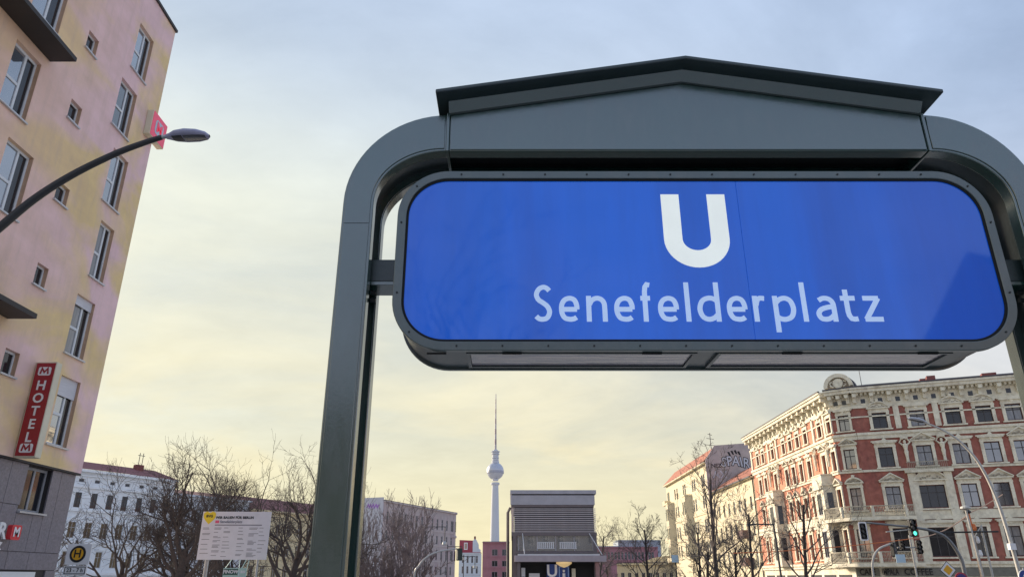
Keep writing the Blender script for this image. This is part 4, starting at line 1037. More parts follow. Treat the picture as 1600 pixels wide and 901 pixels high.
for z, hgt, pr in ((16.1, .35, .7), (15.5, .18, .25), (13.85, .30, .30), (10.55, .28, .25), (6.15, .30, .25), (1.9, .4, .3)): boxpart(WF, 'string_course' if z < 16 else 'eave', -.05, WL + .05, -pr, 0, z, z + hgt, m_wtrim)
part('balcony', MB().box(-.9, .9, -.9, 0, 0, .8), m_wtrim, wh, WF.at(hw_[8][0] - 5.6, 0, 6.1), R(60))
wb = WF.put('body', MB().box(.02, WL - .02, .3, 13, B0 + .02, 16.4), m_wfac)
rm = MB(); rm.quad((-.1, -.72, 16.47), (WL, -.72, 16.47), (WL - 2.0, 3, 18.0), (-.1, 3, 18.0)); rm.quad((-.1, 3, 18.0), (WL - 2, 3, 18.0), (WL - 2, 10, 18.4), (-.1, 10, 18.4)); rm.quad((WL, -.72, 16.47), (WL, 12, 16.47), (WL - 2, 10, 18.4), (WL - 2, 3, 18.0))
WF.put('roof', rm, m_rroof)
ant = MB().box(19.0, 20.2, 2, 3, 17.6, 18.5); WF.put('chimney', ant, m_chim)
ant = MB()
for dx in (0, .6): ant.tube([(19.4 + dx, 2.4, 18.5), (19.4 + dx, 2.4, 20.4)], .05, 4)
ant.tube([(19.1, 2.4, 20.0), (20.3, 2.4, 20.0)], .05, 4); WF.put('aerial', ant, m_roofd)
def simple_house(name, label, o, phi, W, zt_, m, mr, rows, x0, dx, ww, depth=12, ridge=2.6, base=B0, style='cross', mf=None, trim=None):
    t = thing(name, label, 'building', (o[0], o[1], base)); fa = FA(t, (0, 0, -base), phi); hs_ = []
    x = x0
    while x < W - ww / 2 - .4:
        for a, b in rows: hs_.append((x - ww / 2, x + ww / 2, a, b))
        x += dx
    fa.put('wall', wall_mesh(W, base, zt_, hs_, .22, .3), m)
    for a, b, c, d in hs_: window(fa, (a + b) / 2, c, b - a, d - c, style, mf or m_fr_grey, m_glass_d, y=.12, t=.09)
    for a, b in rows[::-1][:3]: boxpart(fa, 'string_course', -.02, W + .02, -.14, 0, a - .55, a - .35, trim or m)
    boxpart(fa, 'eave', -.1, W + .1, -.5, 0, zt_, zt_ + .3, trim or m)
    fa.put('body', MB().box(.02, W - .02, .3, depth, base + .02, zt_), m)
    r_ = MB()
    if ridge: 
        r_.quad((-.1, -.5, zt_ + .31), (W + .1, -.5, zt_ + .31), (W + .1, depth / 2, zt_ + ridge), (-.1, depth / 2, zt_ + ridge)); r_.quad((-.1, depth / 2, zt_ + ridge), (W + .1, depth / 2, zt_ + ridge), (W + .1, depth, zt_ + .3), (-.1, depth, zt_ + .3))
        r_.quad((W + .02, .0, zt_ + .3), (W + .02, depth / 2, zt_ + ridge - .02), (W + .02, depth, zt_ + .3), (W + .02, depth / 2, zt_ + .3)); r_.quad((-.02, .0, zt_ + .3), (-.02, depth / 2, zt_ + ridge - .02), (-.02, depth, zt_ + .3), (-.02, depth / 2, zt_ + .3))
    else: r_.box(.0, W, -.3, depth, zt_ + .301, zt_ + .5)
    fa.put('roof', r_, mr)
    return t, fa
m_palegrey = mat('pale_grey_plaster', (0.62, 0.66, 0.72), 0.85, 0.1, 1, .2, 25)
m_tan = mat('tan_plaster', (0.64, 0.55, 0.36), 0.85, 0.1, 1, .2, 25)
d60 = Vector((.5, .866))
def along(k): return (-68 + .5 * k, 101.6 + .866 * k)
simple_house('grey_house', 'pale grey house behind the bare trees next to the white stucco house', along(25.3), R(60), 15.5, 14.2, m_palegrey, m_rroof, [(2.6, 4.6), (6.4, 8.6), (10.2, 12.2)], 1.6, 2.6, 1.0, ridge=1.6)
simple_house('tan_house', 'tan house with maroon roof showing behind the white notice board and the portal post', along(41.2), R(60), 22, 12.9, m_tan, m_rroof, [(1.6, 3.6), (5.2, 7.2), (8.8, 10.9)], 1.6, 2.7, 1.05, ridge=3.0)
# corner building left of the tower
m_mauve = mat('mauve_grey_plaster', (0.50, 0.42, 0.41), 0.85, 0.1, .6, .2, 20, col2=(0.44, 0.33, 0.34), f2=(.5, .7))
m_pfire = mat('pale_firewall', (0.50, 0.50, 0.56), 0.9, 0.1, .6)
cb_t, cb_f = simple_house('corner_block', 'mauve grey apartment block with rounded corner left of the television tower', (-34.0, 200.0), R(69), 43.0, 20.3, m_mauve, m_roofd, [(2.2, 4.6), (6.4, 9.2), (10.8, 13.2), (14.9, 18.0)], 2.4, 3.3, 1.1, depth=18, ridge=0, trim=mat('mauve_trim', (.6, .52, .5), .85, .1))
cyl = MB().lathe([(3.4, B0), (3.4, 13.0), (3.7, 13.2), (3.7, 13.7), (3.4, 13.9), (3.4, 20.1), (3.8, 20.3), (3.8, 20.8)], 28, 44.0, 3.2)
tur = cb_f.put('corner_turret', cyl, m_mauve); smooth_by_angle(tur, 30)
for a in (-150, -115, -80, -45):
    for z0, z1 in ((6.4, 9.2), (14.9, 18.0)):
        p = part('window', MB().box(-.5, .5, -.06, .04, z0, z1), m_glass_d, tur, (44.0 + 3.42 * math.cos(R(a)), 3.2 + 3.42 * math.sin(R(a)), 0), R(a + 90))
fwl = part('firewall', MB().box(-.3, -.002, .02, 6.2, 0, 21.4 - B0), m_pfire, cb_t, (0, 0, 0), R(69)); 
part('graffiti_scribble', MB().ribbon([(-1.9, -.4), (-1.5, .5), (-1.1, -.4), (-.8, .45), (-.35, -.4), (0, .5), (.4, -.45), (.9, .4), (1.3, -.4), (1.8, .4)], .38, -.01, .01), mat('graffiti_purple', (.34, .16, .5), .7, .1), cb_t, tuple(FA(cb_t, (0, 0, -B0), R(69)).at(-.33, 3.0, 19.2)), R(-21))
# small far houses
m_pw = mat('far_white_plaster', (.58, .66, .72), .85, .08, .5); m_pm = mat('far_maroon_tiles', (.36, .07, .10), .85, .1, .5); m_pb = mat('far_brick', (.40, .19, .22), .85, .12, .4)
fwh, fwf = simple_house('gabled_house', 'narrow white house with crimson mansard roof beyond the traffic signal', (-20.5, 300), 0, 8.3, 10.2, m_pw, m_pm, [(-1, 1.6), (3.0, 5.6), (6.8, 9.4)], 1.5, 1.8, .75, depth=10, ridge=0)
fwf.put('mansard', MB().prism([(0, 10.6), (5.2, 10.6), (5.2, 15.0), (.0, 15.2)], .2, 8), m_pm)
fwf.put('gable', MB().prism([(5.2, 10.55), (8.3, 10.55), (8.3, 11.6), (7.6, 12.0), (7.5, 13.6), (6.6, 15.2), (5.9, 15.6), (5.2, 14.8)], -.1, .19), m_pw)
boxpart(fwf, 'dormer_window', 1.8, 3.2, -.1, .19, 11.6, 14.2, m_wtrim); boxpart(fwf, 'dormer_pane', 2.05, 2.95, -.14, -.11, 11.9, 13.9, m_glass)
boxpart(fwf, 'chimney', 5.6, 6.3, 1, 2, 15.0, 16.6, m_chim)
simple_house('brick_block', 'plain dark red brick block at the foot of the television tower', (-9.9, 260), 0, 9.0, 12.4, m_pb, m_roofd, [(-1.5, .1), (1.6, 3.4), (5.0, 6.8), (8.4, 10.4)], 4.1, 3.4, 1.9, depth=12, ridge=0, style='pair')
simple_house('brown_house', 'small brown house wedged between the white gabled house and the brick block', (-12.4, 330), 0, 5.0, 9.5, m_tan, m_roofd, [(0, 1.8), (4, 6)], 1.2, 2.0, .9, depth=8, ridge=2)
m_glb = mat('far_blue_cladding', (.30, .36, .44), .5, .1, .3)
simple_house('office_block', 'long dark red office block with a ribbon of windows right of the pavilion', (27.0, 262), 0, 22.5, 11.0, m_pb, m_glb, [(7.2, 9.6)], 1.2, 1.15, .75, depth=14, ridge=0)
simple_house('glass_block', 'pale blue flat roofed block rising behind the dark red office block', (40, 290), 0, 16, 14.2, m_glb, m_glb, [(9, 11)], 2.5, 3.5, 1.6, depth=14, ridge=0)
cl_, clf = simple_house('cream_villa', 'low cream building with a curved parapet behind the right hand trees', (23.2, 172), R(-8), 13.5, 4.2, m_yelb, m_roofd, [(-.6, 2.6)], 1.2, 1.5, .75, depth=10, ridge=0, trim=m_yel)
clf.put('parapet', MB().prism([(5.5, 4.7), (13.4, 4.7), (13.4, 6.1), (10.5, 6.0), (8.0, 5.6)], -.2, .4), m_yel)

# ------------------------------------------------------------------ street furniture
m_pole_d = mat('lamp_pole_dark', (0.035, 0.035, 0.038), 0.45, 0.1, 5)
m_lamp_top = mat('lamp_housing_violet_grey', (0.36, 0.36, 0.50), 0.4, 0.08, 5)
m_lampglass = mat('lamp_glass', (0.10, 0.10, 0.11), 0.12, 0.1, 6, ior=1.6)
m_galv = mat('galvanised_steel', (0.42, 0.43, 0.44), 0.4, 0.12, 8, metal=0.5)
m_pole_l = mat('pole_pale_grey', (0.50, 0.48, 0.44), 0.5, 0.1, 8)
m_black = mat('signal_black', (0.012, 0.012, 0.013), 0.5, 0.1)
def lamp_head(parent, loc, rz, L, tilt=0.0, mt=None):
    """cobra head pointing along local +x"""
    mb = MB(); n = 10
    secs = [(0, .045, .04, 0), (.08, .07, .05, .005), (.22, .13, .075, .02), (.45, .165, .085, .03), (.72, .155, .075, .025), (.92, .10, .05, .012), (1.0, .03, .02, 0)]
    i0 = 0
    for s_, hw_2, hh, dz in secs:
        for j in range(n):
            a = math.pi * (-.22 + 1.44 * j / (n - 1)); mb.v.append((s_ * L, hw_2 * math.cos(a) * L * 1.4, dz * L + hh * math.sin(a) * L * 1.4))
    for k in range(len(secs) - 1):
        for j in range(n - 1): a = k * n + j; mb.f.append((a, a + 1, a + n + 1, a + n))
        mb.f.append((k * n + n - 1, k * n, k * n + n, k * n + 2 * n - 1))
    h = part('lamp_head', mb, mt or m_lamp_top, parent, loc, rz); h.rotation_euler = (0, -tilt, rz); smooth_by_angle(h, 50)
    def belly(x0, x1, dz):
        b = MB(); ss = 7
        pts = []
        for k in range(ss + 1):
            s_ = x0 + (x1 - x0) * k / ss; w_ = .112 * L * 1.4 * (1 - .55 * max(0, (s_ - .6) / .4) ** 2) * min(1, .55 + s_ * 1.4)
            for j in range(6): a = math.pi + math.pi * j / 5; b.v.append((s_ * L, w_ * math.cos(a), dz * L + .022 * L * math.sin(a)))
        for k in range(ss):
            for j in range(5): a = k * 6 + j; b.f.append((a, a + 1, a + 7, a + 6))
        return b
    smooth_by_angle(part('lamp_bowl', belly(.42, .93, -.034), m_lampglass, h), 50)
    smooth_by_angle(part('gear_cover', belly(.16, .40, -.034), m_pole_d, h), 50)
    return h
sl = thing('street_lamp', 'dark curved street lamp arm with a violet grey head in front of the hotel', 'street lamp', (-9.35, 10.3, 0))
lp_ = [(-8.75, 5.0), (-8.55, 5.9), (-8.081, 6.776), (-7.306, 7.81), (-6.75, 8.16), (-6.25, 8.36), (-5.82, 8.46)]
cv = catmull([(-9.35, 0), (-9.35, 3.2), (-9.20, 4.6), (-8.72, 5.85)] + lp_[2:], 8)
cv = catmull([(-9.45, 0), (-9.42, 3.5), (-9.05, 5.35), (-8.60, 6.14), (-8.081, 6.776), (-7.65, 7.29), (-7.14, 7.73), (-6.55, 8.11), (-6.1, 8.33), (-5.82, 8.44)], 7)
smooth_by_angle(part('pole', MB().tube([(x + 9.35, 0, z) for x, z in cv], [.085 - .042 * k / len(cv) for k in range(len(cv))], 12), m_pole_d, sl), 60)
part('spigot', MB().tube([(3.50, 0, 8.43), (3.66, 0, 8.47)], .034, 10), m_galv, sl)
lamp_head(sl, (3.60, 0, 8.45), 0, .72, R(1))
s2 = thing('street_lamp', 'pale curved street lamp bending over in front of the red corner house', 'street lamp', (20.85, 32, gz(32)))
zb2 = gz(32)
cv = catmull([(20.85, zb2), (20.80, 2.2), (20.62, 4.6), (20.22, 6.18), (19.6, 7.14), (18.9, 7.68), (18.25, 7.98)], 7)
smooth_by_angle(part('pole', MB().tube([(x - 20.85, 0, z - zb2) for x, z in cv], [.10 - .062 * (k / len(cv)) ** .6 for k in range(len(cv))], 10), m_pole_l, s2), 60)
lamp_head(s2, (-2.55, 0, 8.0 - zb2), R(180), .82, R(12), mat('lamp_housing_pale', (.42, .43, .47), .4, .08))
# bus stop sign
bs = thing('bus_stop_sign', 'white bus stop sign with a black and yellow H disc below the hotel corner', 'sign', (-9.52, 17.0, gz(17)))
zs = gz(17)
part('post', MB().tube([(-.02, .06, 0), (-.02, .06, 2.42 - zs)], .03, 10), m_galv, bs)
part('board', MB().box(-.275, .255, -.015, .015, 1.905 - zs, 2.335 - zs), m_wh, bs, bevel=.005)
m_yelw = mat('sign_yellow', (.80, .40, .02), .4, .05)
def disc(r, y0, y1, n=36): return MB().prism([(r * math.cos(2 * math.pi * k / n), r * math.sin(2 * math.pi * k / n)) for k in range(n)], y0, y1)
dk = part('disc', disc(.175, -.020, -.0155), m_black, bs, (-.02, 0, 2.125 - zs))
part('disc_fill', disc(.125, -.026, -.0205), m_yelw, dk)
part('letter', text_mesh('H', .235, .006, .004), m_black, dk, (0, -.030, 0))
tb = part('time_plate', MB().box(-.265, .235, -.015, .015, 1.695 - zs, 1.885 - zs), m_wh, bs)
part('plate_border', MB().ring(rrect(-.245, .215, 1.712 - zs, 1.868 - zs, .01, 2), rrect(-.228, .198, 1.729 - zs, 1.851 - zs, .008, 2), -.018, -.0155), m_black, tb)
part('lettering', text_mesh('23 - 7 h', .115, .004, .002), m_black, tb, (-.015, -.020, 1.79 - zs))
# construction notice board
nb = thing('notice_board', 'large white construction notice board with yellow heart logo in front of bare trees', 'notice board', (-10.5, 29.0, gz(29)))
nb.rotation_euler[2] = R(3)
zs = gz(29)
m_board = mat('board_lavender_white', (.70, .70, .76), .5, .05, 3)
m_ink = mat('print_grey', (.20, .20, .24), .6, .1); m_inkd = mat('print_black', (.03, .03, .03), .6, .1)
for x in (-.95, -.88, .95): part('post', MB().tube([(x, .08, 0), (x, .08, 4.0 - zs)], .04, 8), m_galv, nb)
part('board', MB().box(-1.28, 1.28, -.02, .02, 2.26 - zs, 3.98 - zs), m_board, nb)
hl = catmull([(0, -.26), (.20, -.05), (.22, .13), (.10, .20), (0, .15), (-.10, .20), (-.22, .13), (-.20, -.05), (0, -.26)], 4)[:-1]
hp = part('heart_logo', MB().prism(hl, -.028, -.0205), mat('logo_yellow', (.80, .60, .04), .5, .05), nb, (-1.02, 0, 3.78 - zs))
part('lettering', text_mesh('BVG', .13, .004, .004), m_inkd, hp, (0, -.032, .03))
part('lettering', text_mesh('WIR BAUEN FÜR BERLIN', .125, .004, .005, 'LEFT', 1.05), m_inkd, nb, (-.78, -.026, 3.76 - zs))
part('line_badge', MB().box(-.78, -.64, -.026, -.021, 3.56 - zs, 3.66 - zs), mat('badge_pink', (.75, .12, .22), .5, .05), nb)
part('lettering', text_mesh('Senefelderplatz', .135, .004, .002, 'LEFT'), m_ink, nb, (-.60, -.026, 3.61 - zs))
rg2 = random.Random(5); tx = MB()
tx.box(-.78, .98, -.0225, -.0205, 3.475 - zs, 3.51 - zs)
for cx0, cx1, seed_ in ((-1.20, -.85, 1), (-.78, -.50, 2), (-.42, -.12, 3), (.12, .42, 4), (.52, .88, 5), (.90, 1.18, 6)):
    z = 3.38
    while z > 2.36:
        for k in range(rg2.choice([1, 2, 3, 4] if seed_ in (2, 5) else [1, 1, 2])):
            tx.box(cx0, cx0 + (cx1 - cx0) * rg2.uniform(.5, 1), -.0225, -.0205, z - zs, z + .018 - zs); z -= .042
            if z < 2.36: break
        z -= rg2.uniform(.06, .14)
part('print_lines', tx, m_ink, nb)
# mint notice boxes under the board
fn = thing('finow_sign', 'mint green sign panel reading FINOW below the white notice board', 'sign', (-9.72, 27, gz(27)))
zs = gz(27)
m_mint = mat('mint_panel', (.50, .68, .60), .5, .06); m_dgreen = mat('dark_green_panel', (.03, .10, .07), .5, .06)
part('panel', MB().box(-.28, .25, -.02, .02, .9, 1.95 - zs), m_mint, fn); part('panel', MB().box(.29, .52, -.02, .02, .9, 1.95 - zs), m_mint, fn)
b1 = part('band', MB().box(-.26, .23, -.026, -.0205, 1.73 - zs, 1.92 - zs), m_dgreen, fn); part('lettering', text_mesh('FINOW', .155, .004, .006), m_wh, b1, (-.015, -.030, 1.825 - zs))
b2 = part('band', MB().box(.30, .51, -.026, -.0205, 1.73 - zs, 1.92 - zs), m_mint, fn); part('print_marks', MB().box(.33, .38, -.031, -.027, 1.78 - zs, 1.87 - zs).box(.395, .43, -.031, -.027, 1.78 - zs, 1.87 - zs).box(.445, .485, -.031, -.027, 1.78 - zs, 1.87 - zs), m_wh, b2)
for x0, x1 in ((-.27, -.16), (.24, .14), (.31, .36), (.50, .46)): part('stay', MB().tube([(x0, .05, 1.9 - zs), (x1, .3, 2.22 - zs)], .013, 5), m_mint, fn)
for x in (-.2, .2, .4): part('post', MB().tube([(x, .05, 0), (x, .05, 1.9 - zs)], .025, 6), m_galv, fn)
# traffic signals
def head(parent, loc, lit=None, border=False, s=1.0, back=False, rz=0):
    h = part('signal_head', MB().prism(rrect(-.16 * s, .16 * s, -.46 * s, .46 * s, .08 * s, 4), 0, .22), m_black, parent, loc, rz)
    if border: part('backboard', MB().ring(rrect(-.27 * s, .27 * s, -.58 * s, .58 * s, .12 * s, 5), rrect(-.20 * s, .20 * s, -.50 * s, .50 * s, .09 * s, 5), -.02, .0), m_wh, h); part('backing', MB().prism(rrect(-.205 * s, .205 * s, -.51 * s, .51 * s, .09 * s, 4), .002, .02), m_black, h)
    cols_ = {'g': mat('green_light', (.02, .6, .35), .3, .02, emit=1.1, ecol=(.10, .85, .60))}
    for k in range(3):
        z = (.29 - .29 * k) * s
        on = lit and k == 2
        part('lens', disc(.115 * s, -.02, -.003, 16), cols_['g'] if on else mat('lens_dark', (.03, .03, .03), .2, .05), h, (0, 0, z))
        if not back:
            v = MB(); v.ring([(.14 * s * math.cos(R(a)), .14 * s * math.sin(R(a))) for a in range(0, 360, 24)], [(.125 * s * math.cos(R(a)), .125 * s * math.sin(R(a))) for a in range(0, 360, 24)], -.14 * s, -.004)
            part('visor', v, m_black, h, (0, 0, z))
    return h
def yz(px_x, z, y): return (px_x, y, z)
YT = 40.0; k40 = YT / 34
zg = gz(YT)
def q34(x, z): return (x * k40, 1.65 + (z - 1.65) * k40)
tmx, _ = q34(19.72, 1.8)
tm = thing('traffic_signal', 'curved mast signal with white bordered black head and a lit green light', 'traffic light', (tmx, YT, zg), group=None)
pts = [q34(19.72, zg)] + [q34(*p) for p in ((19.73, 1.8), (19.66, 2.55), (19.25, 3.28), (18.6, 3.58), (17.75, 3.72), (16.5, 3.85), (15.75, 3.92))]
pts[0] = (tmx, zg)
cv = catmull(pts, 6)
smooth_by_angle(part('mast', MB().tube([(x - tmx, 0, z - zg) for x, z in cv], [.11 - .07 * k / len(cv) for k in range(len(cv))], 10), mat('mast_grey', (.20, .20, .20), .45, .1, 6, metal=.4), tm), 60)
x, z = q34(15.54, 3.54); head(tm, (x - tmx, -.2, z - zg), None, True, .80)
x, z = q34(17.79, 3.69); head(tm, (x - tmx, -.2, z - zg), 'g', False, .95)
x, z = q34(17.2, 3.62); part('arm_stub', MB().tube([(x - .7 - tmx, -.05, z - .12 - zg), (x + .6 - tmx, -.05, z - zg)], .03, 6), m_pole_l, tm)
y2 = 44.0; k44 = y2 / 38; zg2 = gz(y2)
def q38(x, z): return (x * k44, 1.65 + (z - 1.65) * k44)
x0, _ = q38(17.6, 1)
tm2 = thing('traffic_signal', 'small grey hooked mast with dark signal box and a pale blue plate', 'traffic light', (x0, y2, zg2))
cv = catmull([(x0, zg2)] + [q38(*p) for p in ((17.58, 1.7), (17.72, 2.5), (18.1, 2.95), (18.72, 3.18))], 6)
smooth_by_angle(part('mast', MB().tube([(x - x0, 0, z - zg2) for x, z in cv], .06, 8), m_pole_l, tm2), 60)
x, z = q38(18.84, 2.92); head(tm2, (x - x0, -.1, z - zg2), None, False, .85, True, R(25))
x, z = q38(19.10, 2.50); part('plate', MB().box(x - .42 - x0, x + .1 - x0, -.25, -.22, z - .22 - zg2, z + .22 - zg2), mat('pale_blue_plate', (.50, .66, .76), .5, .05), tm2)
y3 = 46.0; zg3 = gz(y3)
def qq(px, z, d0, d1): k = d1 / d0; return (px * k, 1.65 + (z - 1.65) * k)
x, z = qq(21.04, 3.0, 40, y3)
tm3 = thing('traffic_signal', 'two small black signals on a pole below the green light', 'traffic light', (x, y3, zg3))
part('pole', MB().tube([(-.35, 0, 0), (-.35, 0, z + .8 - zg3)], .05, 8), m_pole_l, tm3); part('crossbar', MB().tube([(-1.2, 0, z + .1 - zg3), (.1, 0, z + .1 - zg3)], .04, 6), m_pole_l, tm3)
head(tm3, (.05, -.2, z + .12 - zg3), None, False, .85); head(tm3, (-.95, -.2, z + .25 - zg3), None, False, .7)
# middle mast by the corner block
x0 = -7.5; ym = 60; zgm = gz(ym)
tm4 = thing('traffic_signal', 'pale curved mast with a dark green signal box left of the television tower', 'traffic light', (x0, ym, zgm))
cv = catmull([(x0, zgm), (-7.5, 1.7), (-7.2, 2.45), (-6.6, 3.1), (-5.7, 3.5), (-4.3, 3.72)], 6)
smooth_by_angle(part('mast', MB().tube([(x - x0, 0, z - zgm) for x, z in cv], [.10 - .05 * k / len(cv) for k in range(len(cv))], 8), m_galv, tm4), 60)
part('signal_head', MB().prism(rrect(-.20, .20, -.45, .45, .08, 4), -.12, .15), mat('signal_dark_green', (.02, .035, .03), .5, .1), tm4, (-4.08 - x0, 0, 3.3 - zgm), R(30))
# hanging lamps on gallows posts in the distance
def gallows(label, px, y, zt_, arm, lampz):
    t = thing('street_lamp', label, 'street lamp', (px, y, gz(y))); b = gz(y)
    part('post', MB().tube([(0, 0, 0), (0, 0, zt_ + .3 - b)], .07, 6), m_pole_d, t); part('arm', MB().tube([(0, 0, zt_ - b), (arm, 0, zt_ - b)], .05, 5), m_pole_d, t); part('stay', MB().tube([(0, 0, zt_ - .8 - b), (arm * .6, 0, zt_ - b)], .03, 5), m_pole_d, t)
    part('hanger', MB().tube([(arm * .95, 0, zt_ - b), (arm * .95, 0, lampz - b)], .07, 5), m_pole_d, t); part('lamp_head', MB().lathe([(.22, lampz - .4 - b), (.36, lampz - .3 - b), (.30, lampz - b), (.08, lampz + .15 - b)], 10, arm * .95, 0), m_galv, t)
gallows('gallows street lamp in front of the mauve grey block', -12.4, 110, 8.4, 2.9, 6.3)
gallows('gallows street lamp in front of the crimson roofed white house', -9.6, 115, 5.9, 2.2, 4.4)
gallows('gallows street lamp in front of the brick block below the tower', -8.1, 130, 4.9, 2.0, 3.4)
# poles, cables and signs at the right edge
y5 = 42.0; zg5 = gz(y5)
def q36(x, z): k = y5 / 36; return (x * k, 1.65 + (z - 1.65) * k)
m_wood = mat('cable_pole_wood', (.30, .22, .16), .8, .2, 4); m_orange = mat('orange_marker', (.72, .20, .06), .6, .1)
m_cable = mat('cable_orange_grey', (.55, .36, .26), .6, .1)
xa, za1 = q36(21.66, 4.5)
cp = thing('cable_pole', 'wooden cable pole with an orange wrapped top before the red corner house', 'pole', (xa, y5, zg5))
part('pole', MB().tube([(.05, 0, 0), (0, 0, za1 - .7 - zg5)], .09, 8), m_wood, cp); part('orange_top', MB().tube([(0, 0, za1 - .75 - zg5), (-.03, 0, za1 - zg5)], [.10, .10], 8), m_orange, cp)
part('cap', MB().lathe([(.14, za1 - .05 - zg5), (.20, za1 + .05 - zg5), (.10, za1 + .15 - zg5)], 8, -.03, 0), m_black, cp)
for k, (dx, dz) in enumerate(((0, -.95), (.03, -1.6), (.02, -2.3))): part('insulator', MB().lathe([(.08, 0), (.13, .1), (.10, .3), (.05, .36)], 8, dx + .12, -.05), m_wh if k else m_orange, cp, (0, 0, za1 + dz - zg5))
def cable(label, p0, p1, sag, r=.028, m=None):
    pts = []
    for k in range(17):
        t = k / 16; pts.append((p0[0] + (p1[0] - p0[0]) * t, p0[1] + (p1[1] - p0[1]) * t, p0[2] + (p1[2] - p0[2]) * t - sag * 4 * t * (1 - t)))
    o = part('cable', MB().tube(pts, r, 5), m or m_cable, None); tag(o, label, 'cable', None); return o
xb, zb5 = q36(15.9, 3.21); xc_, zc5 = q36(23.0, 5.12); xm, zm = q36(18.9, 3.35)
cable('orange cable running left from the cable pole to the small hooked mast', (xa, y5, za1 - .1), (xm, y5, zm), .25)
cable('thin orange cable crossing left of the hooked mast toward the corner balconies', (xm, y5, zm), (xb - 6.5, y5, zb5 - .6), .12, .022, m_orange)
cable('cable running right and up from the cable pole to the tall lamp', (xa, y5, za1 - .05), (xc_ + .6, y5, zc5 + .25), .05)
xt, zt5 = q36(21.2, 4.65)
tl_ = thing('pole_lamp', 'slim black topped lamp pole left of the cable pole', 'pole', (xt + .15, y5 - .5, zg5))
part('pole', MB().tube([(.25, 0, 0), (0, 0, zt5 - zg5)], .06, 8), m_pole_l, tl_); part('cap', MB().lathe([(.05, zt5 - .1 - zg5), (.27, zt5 - zg5), (.24, zt5 + .1 - zg5), (.05, zt5 + .16 - zg5)], 12, 0, 0), m_pole_l, tl_)
part('crossarm', MB().tube([(-1.9, 0, zt5 - 1.25 - zg5), (1.5, 0, zt5 - 1.2 - zg5)], .045, 6), m_black, tl_)
xt, zt5 = q36(22.03, 3.93)
tp = thing('steel_pole', 'plain pale steel pole right of the cable pole', 'pole', (xt, y5 - .2, zg5)); part('pole', MB().tube([(.04, 0, 0), (0, 0, zt5 - zg5)], .055, 8), m_pole_l, tp); part('top_stay', MB().tube([(0, 0, zt5 - .05 - zg5), (-.6, 0, zt5 - .75 - zg5)], .03, 6), m_pole_l, tp)
zg6 = gz(25)
dm = thing('priority_sign', 'white diamond sign with yellow centre on a post before the shop fronts', 'sign', (13.99, 25, zg6))
part('post', MB().tube([(0, .04, 0), (0, .04, 2.1 - zg6)], .03, 8), m_galv, dm)
dmd = lambda r: [(0, -r), (r, 0), (0, r), (-r, 0)]
db = part('board', MB().prism(dmd(.255), -.01, .01), m_wh, dm, (0, 0, 1.87 - zg6), 0, False, .012); part('centre', MB().prism(dmd(.155), -.018, -.0105), m_yelw, db); part('border', MB().ring(dmd(.262), dmd(.246), -.014, .011), m_black, db)
zg7 = gz(27)
ns = thing('no_stopping_sign', 'round blue no stopping sign with red rim beside the diamond sign', 'sign', (15.52, 27, zg7))
part('post', MB().tube([(0, .04, 0), (0, .04, 1.8 - zg7)], .03, 8), m_galv, ns); part('disc', disc(.23, -.01, .01), mat('sign_red_rim', (.45, .03, .06), .4, .05), ns, (0, 0, 1.58 - zg7)); part('disc_fill', disc(.18, -.018, -.0105), mat('sign_deep_blue', (.05, .04, .20), .4, .05), ns, (0, 0, 1.58 - zg7))
bl = thing('mandatory_sign', 'round blue sign with a white arrow at the right edge below the tall lamp', 'sign', (19.72, 30, gz(30)))
part('post', MB().tube([(0, .04, 0), (0, .04, 2.0 - gz(30))], .03, 8), m_galv, bl); bd_ = part('disc', disc(.26, -.01, .01), mat('sign_blue', (.015, .05, .28), .4, .05), bl, (0, 0, 1.66 - gz(30)))
part('rim', MB().ring([(.27 * math.cos(R(a)), .27 * math.sin(R(a))) for a in range(0, 360, 12)], [(.245 * math.cos(R(a)), .245 * math.sin(R(a))) for a in range(0, 360, 12)], -.016, .011), m_wh, bd_)
part('arrow', MB().prism([(-.03, -.15), (.03, -.15), (.03, .02), (.11, .02), (0, .16), (-.11, .02), (-.03, .02)], -.02, -.0105), m_wh, bd_)
part('camera_box', MB().box(-.12, .12, -.1, .1, 0, .25), m_wh, s2, (-.18, -.14, 2.7 - zb2))
sb = thing('street_sign', 'small pale blue sign on a post among the bare trees on the right', 'sign', (12.62, 60, gz(60)))
part('post', MB().tube([(0, .04, 0), (.05, .04, 3.2 - gz(60))], .06, 8), m_pole_d, sb); part('plate', MB().box(-.26, .26, -.02, .02, 2.72 - gz(60), 3.25 - gz(60)), mat('pale_blue_plate', (.5, .66, .76), .5, .05), sb)
dl = thing('street_lamp', 'dark straight lamp post with a short arm among the trees before the bay windows', 'street lamp', (13.72, 40, gz(40)))
part('post', MB().tube([(.12, 0, 0), (0, 0, 4.25 - gz(40))], .055, 8), m_pole_d, dl); part('arm', MB().tube([(0, 0, 4.22 - gz(40)), (-1.15, 0, 4.24 - gz(40))], .035, 6), m_pole_d, dl); part('lamp_head', MB().box(-1.4, -1.1, -.08, .08, 4.16 - gz(40), 4.25 - gz(40)), m_pole_d, dl)

